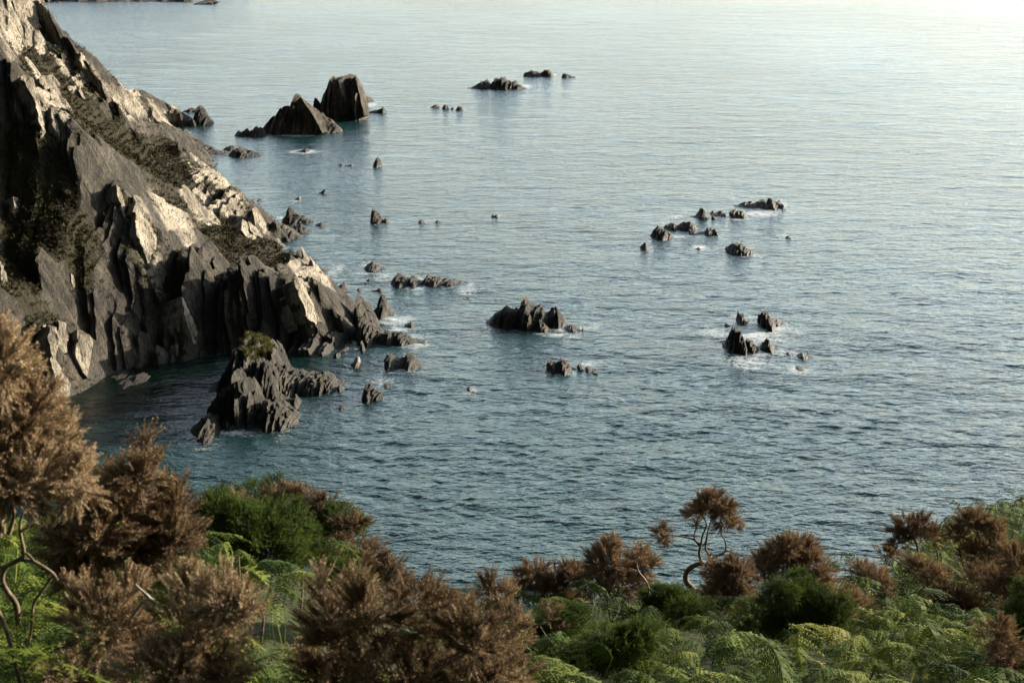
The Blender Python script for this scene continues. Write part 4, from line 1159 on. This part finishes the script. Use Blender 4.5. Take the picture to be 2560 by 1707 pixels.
def gorse(label, lobes, y, kind='dead', L=0.125, dens=1.0, base=None, name='gorse_bush', group='dead brown gorse bushes', near=False, tips=1.0, stems=True, paths=None, mat=None, seed=0, wood=None):
    """lobes: (px, py, rx, ry[, dy]) of the crown in photo pixels at distance y"""
    rng = np.random.default_rng(1000 + seed)
    cs = []; main = []
    for lb in lobes:
        dy = lb[4] if len(lb) > 4 else rng.normal() * 0.12
        cpt = at_y(lb[0], lb[1], y + dy)
        s = (y + dy) / F
        rd = np.array([lb[2] * s, 0.85 * math.sqrt(lb[2] * lb[3]) * s, lb[3] * s])
        cs.append((cpt, rd * (1.22 if kind == 'dead' else 1.04))); main.append(len(cs) - 1)
        for _ in range(3):         # smaller sprays break the outline of each lobe
            dd = rng.normal(size=3); dd /= np.linalg.norm(dd)
            cs.append((cpt + dd * rd * 0.72, rd * rng.uniform(0.42, 0.62)))
    c0 = np.mean([q[0] for q in cs], 0)
    if base is None:
        b0 = np.array([c0[0], y, float(ground(c0[0], y))])
    else:
        b0 = at_y(base[0], base[1], y)
        g = float(ground(b0[0], y))
        b0[2] = min(b0[2], g + 0.05)
    root = empty(name, b0)
    tag(root, label, 'bush' if name != 'gorse_tree' else 'tree', group)
    mt = mat or (M_DEAD if kind == 'dead' else M_GREEN)
    fol = Acc(); wod = Acc(); tb = rng.normal() * 0.1
    for ci, (cpt, rad) in enumerate(cs):
        area = (rad[0] * rad[2]) * 4
        n = int(dens * ((62 if near else 50) if kind == 'dead' else 40) * area / (L * L)) + 6
        if kind == 'dead':
            # branchlets run out from the heart of the lobe and end in tapering plumes
            m = max(6, n // 17)
            sd = rng.normal(size=(m, 3)) + np.array([0, 0, 0.35]); sd /= np.linalg.norm(sd, axis=1)[:, None]
            sl = rng.uniform(0.65, 1.12, m) * np.where(rng.random(m) < .1, 1.22, 1)
            si = rng.integers(0, m, n)
            t = rng.random(n) ** 0.75 * 0.72 + 0.28
            side = rng.normal(size=(n, 3)); d = sd[si]
            P = cpt + d * rad * (t * sl[si])[:, None] + rng.normal(size=(n, 3)) * (L * 0.16 * (1.15 - t))[:, None]
            D = d + side * (0.42 * (1.25 - t))[:, None] + np.array([0, 0, 0.42])
            ln = L * rng.uniform(0.6, 1.15, n) * (1.25 - 0.45 * t)
            tadd = (rng.random(m) - .5)[si] * 0.5
        else:
            # living gorse: starry tufts packed over a rounded crown
            m = max(6, n // 8)
            cd = rng.normal(size=(m, 3)); cd /= np.linalg.norm(cd, axis=1)[:, None]
            lumpy = 0.82 + 0.32 * fbm(cd[:, 0] * 2.2 + 9, cd[:, 2] * 2.2 + cd[:, 1] * 1.3, 5 + seed, 2)
            cu = rng.random(m) ** 0.3 * lumpy
            si = rng.integers(0, m, n); d = cd[si]; u = cu[si]
            P = cpt + d * rad * u[:, None] + rng.normal(size=(n, 3)) * L * 0.12
            D = d * 0.75 + np.array([0, 0, 0.3]) + rng.normal(size=(n, 3)) * 0.5
            ln = L * rng.uniform(0.7, 1.3, n)
            tadd = (rng.random(m) - .5)[si] * 0.5 + (u - 0.8) * 0.5
        tint = np.clip(rng.normal(0.5 + tb, 0.2, n) + tadd + (fbm(P[:, 0] * 3, P[:, 2] * 3, seed, 2) - .5) * .6, 0, 1)
        sel = rng.integers(0, 6, n)
        for k in range(6):
            m = sel == k
            place(fol, (SHOOTS_NEAR if near else SHOOTS)[k], P[m], D[m], ln[m], rng, tint[m])
        if stems and ci in main:
            r0 = 0.007 + 0.014 * rad.max()
            if paths is None:
                b1 = b0 if cpt is cs[0][0] else 0.35 * b0 + 0.65 * cs[0][0]
                tr = smooth_path(wander(b1 + rng.normal(size=3) * [0.04, 0.04, 0], cpt - [0, 0, rad[2] * .3], rng, 6, 0.07), 4)
                tube(wod, tr, np.linspace(r0, r0 * .45, len(tr)), 6)
            for _ in range(9):
                dd = rng.normal(size=3); dd /= np.linalg.norm(dd); dd[2] = abs(dd[2]) * .8
                br = smooth_path(wander(cpt - [0, 0, rad[2] * .3], cpt + dd * rad * rng.uniform(.6, .95), rng, 5, 0.08), 3)
                tube(wod, br, np.linspace(r0 * .35, 0.003, len(br)), 5)
    if paths:
        for pts, ra, rb in paths:
            pp = [at_y(q[0], q[1], y + (q[2] if len(q) > 2 else 0)) for q in pts]
            pp = smooth_path(pp, 5)
            tube(wod, pp, np.linspace(ra, rb, len(pp)), 8)
    tree = name == 'gorse_tree'
    fol.build('crown' if tree else 'foliage', mt, root, False, b0)
    if wod.V: wod.build('trunk' if tree else 'stem', wood or M_WOOD, root, True, b0)
    for cpt, rad in cs: BUSHES.append((cpt[0], cpt[1], max(rad[0], rad[1])))
    return root


G_DEAD = 'dead brown gorse bushes on the hillside'
G_LIVE = 'green gorse bushes on the hillside'
# --- left
gorse('big dead gorse bush rising at the left edge over the cove', [(-50, 970, 100, 140), (5, 915, 55, 85), (55, 1040, 75, 100), (130, 1140, 70, 85), (-30, 1130, 120, 110), (50, 1215, 110, 70), (180, 1210, 50, 60)], 5.2, L=0.115, near=True, dens=0.9, group=G_DEAD, seed=1)
gorse('dead gorse bush with one tall spike on top, beside the big left-edge bush', [(300, 1240, 85, 70), (345, 1190, 45, 50), (363, 1130, 12, 46), (400, 1290, 80, 80), (230, 1330, 110, 90), (430, 1350, 60, 65), (320, 1400, 100, 80), (200, 1420, 80, 60)], 6.2, L=0.115, near=True, dens=0.85, group=G_DEAD, seed=2)
gorse('dead gorse thicket in the bottom left corner, tangled with fern', [(260, 1550, 110, 110), (190, 1690, 120, 40), (350, 1640, 100, 80)], 5.4, L=0.115, near=True, dens=0.55, group=G_DEAD, seed=3)
gorse('dead gorse bush low at the bottom, between fern patch and left thicket', [(490, 1590, 110, 90), (560, 1510, 70, 60), (460, 1500, 50, 60), (540, 1670, 100, 60), (420, 1690, 110, 50)], 5.0, L=0.115, near=True, dens=0.75, group=G_DEAD, seed=4)
gorse('broad dead gorse bush in the bottom centre, with upright shoots along its top', [(850, 1590, 90, 80), (940, 1540, 110, 70), (1060, 1560, 100, 80), (1180, 1600, 80, 80), (830, 1690, 110, 60), (1000, 1680, 160, 70), (1200, 1700, 120, 60), (806, 1500, 14, 60), (900, 1480, 16, 40)], 5.2, L=0.115, near=True, dens=0.75, group=G_DEAD, seed=5)
gorse('slim dead gorse bush leaning left, right of the broad bottom-centre bush', [(1240, 1500, 50, 50), (1225, 1465, 14, 30), (1270, 1570, 60, 60), (1260, 1640, 60, 70)], 8.5, L=0.12, dens=0.8, group=G_DEAD, seed=6)
gorse('large rounded green gorse bush above the sea on the left', [(600, 1320, 110, 70), (700, 1310, 70, 70), (540, 1290, 60, 55), (740, 1350, 50, 70), (640, 1380, 120, 60)], 9.5, 'green', L=0.085, dens=1.15, group=G_LIVE, seed=7)
gorse('small green gorse bush with its crown against the sea, behind the large green one', [(560, 1255, 50, 26), (640, 1240, 70, 30), (690, 1215, 34, 24)], 11.5, 'green', L=0.085, dens=1.0, group=G_LIVE, seed=8)
gorse('dead gorse bush against the sea behind the large green bush', [(720, 1260, 70, 38), (800, 1290, 60, 55), (780, 1360, 60, 60), (590, 1262, 40, 18)], 11.0, L=0.105, dens=1.0, group=G_DEAD, seed=9)
gorse('narrow green gorse bush at the sea edge among dead ones', [(850, 1300, 40, 38), (880, 1330, 34, 40)], 11.0, 'green', L=0.085, dens=1.1, group=G_LIVE, seed=10)
gorse('dead gorse bush sloping down to the right along the sea edge', [(850, 1400, 70, 50), (920, 1400, 60, 46), (970, 1440, 60, 44), (900, 1460, 80, 40), (1040, 1480, 50, 26), (880, 1310, 50, 14)], 10.5, L=0.105, dens=1.0, group=G_DEAD, seed=11)
gorse('small dark green gorse bush half hidden behind the bottom dead bush', [(420, 1470, 50, 55), (470, 1440, 34, 40)], 6.4, 'green', L=0.085, dens=0.9, group=G_LIVE, seed=12)
gorse('low green gorse bush under the sloping dead bush', [(850, 1450, 46, 44), (900, 1470, 40, 36)], 9.4, 'green', L=0.085, dens=1.0, group=G_LIVE, seed=13)
# --- right
Y1 = 16.0
gorse('spreading low dead gorse bush left of the two-lobed dead bush', [(1340, 1440, 52, 34), (1390, 1455, 50, 36), (1430, 1440, 40, 34), (1310, 1480, 50, 30), (1400, 1500, 60, 30)], Y1, L=0.125, dens=1.0, mat=M_DEAD_RED, group=G_DEAD, seed=14)
gorse('two-lobed dead gorse bush with upright spikes', [(1520, 1420, 55, 56), (1515, 1380, 34, 36), (1600, 1410, 44, 44), (1560, 1460, 60, 40), (1480, 1450, 50, 40), (1536, 1356, 8, 22), (1600, 1378, 8, 18)], Y1 - .3, L=0.125, dens=1.0, mat=M_DEAD_RED, group=G_DEAD, seed=15)
gorse('bare-stemmed dead gorse tree with flat windblown crown and one small tuft out left',
      [(1774, 1262, 50, 30), (1742, 1280, 30, 22), (1815, 1298, 38, 30), (1805, 1270, 30, 24), (1843, 1320, 18, 12), (1654, 1334, 20, 20), (1662, 1350, 10, 12), (1740, 1312, 5, 9)], 17.5, L=0.12, dens=1.1, base=(1738, 1500), name='gorse_tree', group='gorse grown into small trees', stems=False, mat=M_DEAD_RED,
      paths=[([(1740, 1505), (1733, 1474), (1717, 1455), (1714, 1441), (1722, 1422), (1747, 1409), (1766, 1411), (1782, 1403)], 0.045, 0.03),
             ([(1764, 1411), (1752, 1400), (1748, 1381), (1750, 1365), (1740, 1352), (1725, 1345), (1700, 1340), (1672, 1337)], 0.024, 0.008),
             ([(1750, 1365), (1737, 1348), (1736, 1335), (1741, 1318), (1741, 1300)], 0.014, 0.006),
             ([(1752, 1362), (1756, 1340), (1766, 1312), (1760, 1295), (1752, 1280)], 0.016, 0.006),
             ([(1770, 1408), (1774, 1390), (1764, 1372), (1766, 1352), (1771, 1322), (1778, 1300)], 0.020, 0.007),
             ([(1756, 1366), (1764, 1352), (1768, 1330)], 0.010, 0.006),
             ([(1772, 1402), (1790, 1390), (1810, 1381), (1815, 1368), (1812, 1349), (1804, 1335), (1806, 1310)], 0.018, 0.007),
             ([(1810, 1381), (1816, 1392), (1819, 1400)], 0.010, 0.005),
             ([(1782, 1403), (1790, 1420), (1800, 1440)], 0.026, 0.018),
             ([(1776, 1392), (1778, 1376)], 0.009, 0.003)], seed=16)
gorse('dark dead gorse bush between the gorse tree and the biggest round one', [(1800, 1440, 50, 40), (1850, 1430, 46, 36), (1830, 1480, 66, 40), (1790, 1500, 40, 34)], 15.6, L=0.125, dens=1.1, mat=M_DEAD_RED, group=G_DEAD, seed=17)
gorse('biggest round dead gorse bush with a dome of upright spikes', [(1990, 1385, 66, 44), (1940, 1400, 50, 40), (2030, 1420, 52, 46), (1960, 1370, 40, 26), (2050, 1470, 44, 36), (1910, 1430, 40, 34)], 17.5, L=0.125, dens=1.1, mat=M_DEAD_RED, group=G_DEAD, seed=18)
gorse('bright-topped green gorse bush in front of the biggest round dead one', [(1950, 1490, 60, 44), (1990, 1460, 34, 30), (2030, 1500, 50, 44), (1900, 1540, 70, 50), (2000, 1560, 80, 50), (2090, 1530, 46, 44)], 13.8, 'green', L=0.085, dens=1.1, group=G_LIVE, seed=19)
gorse('small russet dead gorse bush on the right bracken slope', [(2150, 1430, 36, 22), (2190, 1440, 34, 24), (2210, 1480, 34, 36), (2200, 1530, 34, 34)], 17.0, L=0.12, dens=0.8, mat=M_DEAD_RED, group=G_DEAD, seed=20)
gorse('dead gorse tree with a round crown against the sea, left of the right-hand pair', [(2265, 1318, 46, 32), (2300, 1312, 28, 26), (2335, 1345, 18, 34), (2215, 1385, 30, 18), (2250, 1350, 34, 20)], 19.0, L=0.125, dens=0.9, base=(2310, 1500), name='gorse_tree', group='gorse grown into small trees', mat=M_DEAD_RED, seed=21,
      paths=[([(2312, 1520), (2310, 1480), (2300, 1430), (2296, 1380), (2285, 1340)], 0.035, 0.012), ([(2312, 1480), (2340, 1430), (2345, 1390), (2336, 1360)], 0.02, 0.008), ([(2302, 1440), (2270, 1420), (2240, 1400), (2218, 1390)], 0.014, 0.006)])
gorse('dead gorse tree with wide ragged crown, right-hand one of the pair', [(2430, 1305, 50, 30), (2480, 1320, 44, 30), (2400, 1340, 30, 34), (2470, 1370, 56, 34), (2500, 1400, 46, 30), (2420, 1385, 26, 30)], 18.6, L=0.125, dens=0.9, base=(2440, 1520), name='gorse_tree', group='gorse grown into small trees', mat=M_DEAD_RED, seed=22,
      paths=[([(2440, 1530), (2436, 1470), (2440, 1420), (2452, 1370), (2445, 1330)], 0.04, 0.014), ([(2438, 1470), (2412, 1420), (2400, 1380), (2402, 1350)], 0.02, 0.008), ([(2442, 1420), (2480, 1390), (2510, 1372), (2530, 1350)], 0.016, 0.006)])
gorse('dead gorse thicket below the two right-hand gorse trees', [(2330, 1440, 44, 30), (2380, 1500, 60, 44), (2460, 1450, 60, 36), (2320, 1530, 50, 36), (2440, 1530, 70, 40), (2530, 1470, 50, 60), (2290, 1420, 40, 22)], 16.4, L=0.125, dens=0.85, mat=M_DEAD_RED, group=G_DEAD, seed=23)
gorse('shadowed green gorse bush cut by the right edge', [(2545, 1560, 60, 60), (2580, 1500, 50, 60), (2560, 1640, 70, 70)], 11.5, 'green', L=0.085, dens=1.1, group=G_LIVE, seed=24)
gorse('dead gorse sprays in front of the shadowed green bush at the right edge', [(2490, 1590, 50, 60), (2510, 1640, 50, 50)], 11.2, L=0.105, dens=0.6, mat=M_DEAD_RED, group=G_DEAD, seed=25)
gorse('dead gorse bush cut by the right edge, above the shadowed green one', [(2540, 1400, 46, 44), (2560, 1450, 46, 40), (2500, 1460, 40, 34)], 16.0, L=0.125, dens=0.9, mat=M_DEAD_RED, group=G_DEAD, seed=30)
gorse('low dead gorse sprays left of the pair of gorse trees', [(2100, 1480, 30, 22), (2130, 1510, 36, 26), (2170, 1545, 40, 26)], 15.2, L=0.12, dens=0.8, mat=M_DEAD_RED, group=G_DEAD, seed=31)
gorse('rounded dark green gorse bush amid ferns, bottom right of centre', [(1540, 1610, 90, 50), (1490, 1640, 70, 50), (1610, 1590, 60, 40), (1560, 1660, 90, 40)], 11.6, 'green', L=0.085, dens=1.1, group=G_LIVE, seed=26)
gorse('dark green gorse hollow below the spreading dead bush', [(1350, 1560, 60, 40), (1400, 1590, 60, 46), (1430, 1550, 50, 34), (1330, 1620, 50, 50)], 13.2, 'green', L=0.085, dens=1.0, group=G_LIVE, seed=27)
gorse('green gorse bush below the gorse tree', [(1680, 1500, 60, 34), (1720, 1530, 60, 40), (1640, 1490, 46, 28)], 15.0, 'green', L=0.085, dens=1.0, group=G_LIVE, seed=28)
gorse('thin dead gorse sprays standing among the bracken below the two-lobed bush', [(1370, 1530, 20, 34), (1400, 1560, 16, 30)], 13.0, L=0.105, dens=0.45, mat=M_DEAD, group=G_DEAD, seed=29)


def branch(label, paths, y, mat, r0, name='dead_branch', seed=0):
    acc = Acc()
    allp = []
    for pts, ra, rb in paths:
        pp = smooth_path([at_y(q[0], q[1], y + (q[2] if len(q) > 2 else 0)) for q in pts], 5)
        allp.append(pp)
        tube(acc, pp, np.linspace(ra, rb, len(pp)), 7)
    o0 = allp[0][0]
    ob = acc.build(name, mat, None, True, o0); ob.location = o0
    tag(ob, label, 'branch', 'bare branches among the gorse')
    return ob


branch('bleached bare forked branch in front of the two-lobed dead bush',
       [([(1588, 1580), (1585, 1545), (1583, 1530), (1560, 1536), (1520, 1522), (1490, 1520), (1482, 1505), (1480, 1492), (1470, 1485), (1458, 1484)], .022, .006),
        ([(1590, 1540), (1610, 1510), (1622, 1474), (1612, 1448), (1598, 1430), (1592, 1412)], .018, .006),
        ([(1600, 1432), (1586, 1424), (1574, 1420)], .008, .004), ([(1482, 1508), (1462, 1508), (1446, 1510)], .009, .004), ([(1560, 1536), (1545, 1548), (1540, 1552)], .01, .005)], 15.2, M_PALEWOOD, .02, seed=1)
branch('thick dark gnarled branch arching at the left edge',
       [([(46, 1560), (40, 1510), (20, 1480), (6, 1450), (14, 1420), (44, 1400), (84, 1404), (128, 1430), (144, 1450)], .014, .007),
        ([(44, 1400), (60, 1385), (52, 1340), (50, 1310), (58, 1280)], .010, .005), ([(44, 1400), (10, 1416), (-20, 1412)], .012, .008),
        ([(130, 1440), (110, 1470), (84, 1510), (80, 1560), (70, 1620)], .008, .006), ([(50, 1330), (70, 1316), (90, 1310)], .006, .003), ([(86, 1404), (70, 1385), (52, 1378)], .007, .004)], 5.6, M_WOOD, .03, seed=2)
branch('dark leaning branch with pale snapped tip in the left thicket',
       [([(330, 1540), (360, 1502), (375, 1495), (352, 1474), (338, 1460)], .009, .005), ([(375, 1495), (400, 1512), (420, 1525)], .007, .004)], 5.2, M_PALEWOOD, .01, seed=3)
branch('thin bare twig sticking up from the ferns below the large green bush', [([(586, 1462), (598, 1445), (597, 1410), (596, 1385)], .007, .004)], 7.0, M_WOOD, .01, seed=4)
branch('thin curved bare branch lying among bracken, bottom right of centre', [([(1430, 1632), (1400, 1618), (1370, 1595), (1350, 1565)], .012, .005)], 12.4, M_WOOD, .01, seed=5)
branch('short bleached stick pointing left under the dark dead bush', [([(1775, 1535), (1760, 1532), (1743, 1529)], .010, .005)], 14.8, M_PALEWOOD, .01, seed=6)
branch('crooked brown stem below the small russet bush', [([(2128, 1540), (2140, 1520), (2146, 1505), (2134, 1490), (2126, 1470), (2140, 1450)], .018, .008)], 16.6, M_WOOD, .01, seed=7)


# --- bracken
def frond_proto(rng, pinnae=13, leaf=8, stalk=0.5):
    V, T = [], []
    def tri(a, b, c_):
        n = len(V); V.extend([a, b, c_]); T.append([n, n + 1, n + 2])
    arch = rng.uniform(0.25, 0.5); rise = rng.uniform(0.18, 0.36)
    tw = rng.normal() * 0.15
    def rach(s): return np.array([0.72 * s, tw * s * s, stalk + rise * 1.6 * s - (rise * 0.9 + arch) * s * s])
    # stalk and midrib
    prev = np.array([-0.08, 0, 0.0]); w = np.array([0, 0.006, 0])
    pts = [np.array([-0.08, 0, 0]), np.array([-0.06, 0, stalk * .6])] + [rach(s) for s in np.linspace(0, 1, 7)]
    for a, b in zip(pts[:-1], pts[1:]):
        tri(a - w, a + w, b + w); tri(a - w, b + w, b - w)
    for i in range(pinnae):
        s = 0.04 + 0.94 * (i / pinnae) ** 0.95
        o = rach(s); t = rach(min(1, s + .02)) - rach(s); t /= np.linalg.norm(t)
        lp = 0.25 * (1 - s) ** 0.9 * min(1, 0.65 + s * 3) * rng.uniform(.88, 1.1) + 0.012
        for sg in (-1, 1):
            d = np.array([0.42, sg * 1.0, 0.05 - rng.uniform(0, .9)]); d = d + t * .2; d /= np.linalg.norm(d)
            nl = max(2, int(leaf * (0.4 + 0.6 * (1 - s))))
            up = np.cross(t, d) * sg; side = np.cross(d, up)
            for k in range(nl):
                f = (k + .3) / nl
                cpt = o + d * lp * f + np.array([0, 0, -0.10 * lp * f * f * 4 * rng.uniform(.6, 1.2)])
                ll = 0.056 * (1 - f * .7) * (0.45 + 0.55 * (1 - s)) * rng.uniform(.8, 1.2); wl = lp / nl * .42
                for ss in (-1, 1):
                    tip = cpt + side * ss * ll + d * ll * .35 - np.array([0, 0, ll * rng.uniform(.05, .5)])
                    tri(cpt - d * wl, cpt + d * wl, tip)
    return np.array(V), np.array(T)


_r = np.random.default_rng(11)
FRONDS = [frond_proto(_r, 17, 10, _r.uniform(.4, .75)) for _ in range(6)]
FRONDS_FAR = [frond_proto(_r, 12, 6, _r.uniform(.4, .75)) for _ in range(5)]


def put_fronds(acc, P, yaw, sc, rng, protos, tilt=0.18):
    sel = rng.integers(0, len(protos), len(P))
    for k in range(len(protos)):
        m = np.where(sel == k)[0]
        if not len(m): continue
        V, T = protos[k]
        cy, sy = np.cos(yaw[m]), np.sin(yaw[m])
        tl = rng.normal(size=(len(m), 2)) * tilt
        x = V[None, :, 0] + V[None, :, 2] * tl[:, :1]; y = V[None, :, 1] + V[None, :, 2] * tl[:, 1:]
        W = np.stack([x * cy[:, None] - y * sy[:, None], x * sy[:, None] + y * cy[:, None], np.broadcast_to(V[None, :, 2], x.shape)], -1) * sc[m][:, None, None]
        W = W + P[m][:, None]
        F_ = (T[None] + (np.arange(len(m)) * len(V))[:, None, None]).reshape(-1, 3)
        tint = np.clip(rng.normal(.5, .22, len(m)) + (fbm(P[m][:, 0] / 1.5, P[m][:, 1] / 1.5, 2, 2) - .5) * .7, 0, 1)
        acc.add(W.reshape(-1, 3), T=F_, a=np.repeat(tint, len(V)))


def build_bracken():
    rng = np.random.default_rng(4)
    N = 21000
    y = rng.uniform(4.2, 40, N); x = rng.uniform(-1, 1, N) * (0.56 * y + 5)
    px, py = to_px(np.stack([x, y, ground(x, y) + .4], 1))
    ok = (y < edge_y(x) + 1.6) & (py < 1900) & (px > -1500) & (px < 4200)
    # open clumps: more bracken on the right and in the hollow on the left, little under the dead thickets
    dn = np.full(N, 0.72) + 0.3 * (y > 19)
    dn[(px > 640) & (px < 1330) & (y < 7.5)] = 0.08
    dn[(px > 330) & (px < 640) & (y < 5.6)] = 0.25
    dn[(y < 6) & (px > 1250)] = 0.6
    for xa, xb, ya, yb in ((1860, 2120, 11.0, 14.2), (1610, 1770, 12.6, 15.4), (1440, 1640, 10.2, 12.0), (1300, 1460, 11.6, 13.6), (440, 800, 8.0, 10.0)):
        dn[(px > xa) & (px < xb) & (y > ya) & (y < yb)] = 0.2
    dn[(x > 0.2) & (x < 4.6) & (y > 17.6)] = 0.0
    dn[(px > 780) & (px < 1110) & (y > 9.0)] = 0.0
    dn[(px > 440) & (px < 800) & (y > 9.6)] = 0.0
    for bx, by, br in BUSHES:
        d = np.hypot(x - bx, y - by); dn = np.where(d < br * 0.6, dn * 0.45, dn)
    ok &= rng.random(N) < dn
    x, y = x[ok], y[ok]
    # extra density on the near right bank
    P = np.stack([x, y, ground(x, y) - 0.03], 1)
    n = len(P)
    acc = Acc()
    nearm = y < 15
    yaw = rng.normal(-1.9, 1.3, n)
    sc = rng.uniform(0.5, 0.95, n)
    put_fronds(acc, P[nearm], yaw[nearm], sc[nearm], rng, FRONDS, 0.3)
    put_fronds(acc, P[~nearm], yaw[~nearm], sc[~nearm] * 0.95, rng, FRONDS_FAR, 0.3)
    o = acc.build('bracken', M_FERN)
    tag(o, 'green bracken covering the foreground hillside between the gorse bushes', 'bracken', kind='stuff')


build_bracken()


def fern(label, px, py, y, yaws, sc, seed):
    """a single bracken plant that stands out: several fronds on one root"""
    rng = np.random.default_rng(seed)
    p = at_y(px, py, y); b = np.array([p[0], y, p[2] - 0.55 * sc])
    root = empty('bracken_plant', b)
    tag(root, label, 'fern', 'single bracken plants in the foreground')
    for yw in yaws:
        a = Acc(); put_fronds(a, np.zeros((1, 3)), np.array([yw]), np.array([sc]), rng, FRONDS, 0.1)
        a.build('frond', M_FERN, root)


fern('curled bracken plant standing before the shaded front of the large green gorse bush', 590, 1400, 8.2, (0.2, 2.6, -1.2), .55, 1)
fern('bracken plant with one frond drooping at the right side of the large green gorse bush', 780, 1385, 8.8, (0.1, -0.7), .55, 2)
fern('bracken plant at the left end of the fern hollow, beside the spiked bush', 520, 1385, 7.6, (0.6, 2.2, -1.8), .55, 3)
fern('bracken plant filling the middle of the fern hollow in front of the green bush', 690, 1500, 7.6, (0.3, -0.9, -2.3, 2.4), .6, 4)
fern('pale bracken plant beside the trunk of the arching branch at left', 40, 1580, 5.6, (0.4, 1.5, -1.0), .5, 5)
fern('bracken plant poking from the left thicket between two dead bushes', 385, 1560, 5.4, (0.9,), .3, 6)
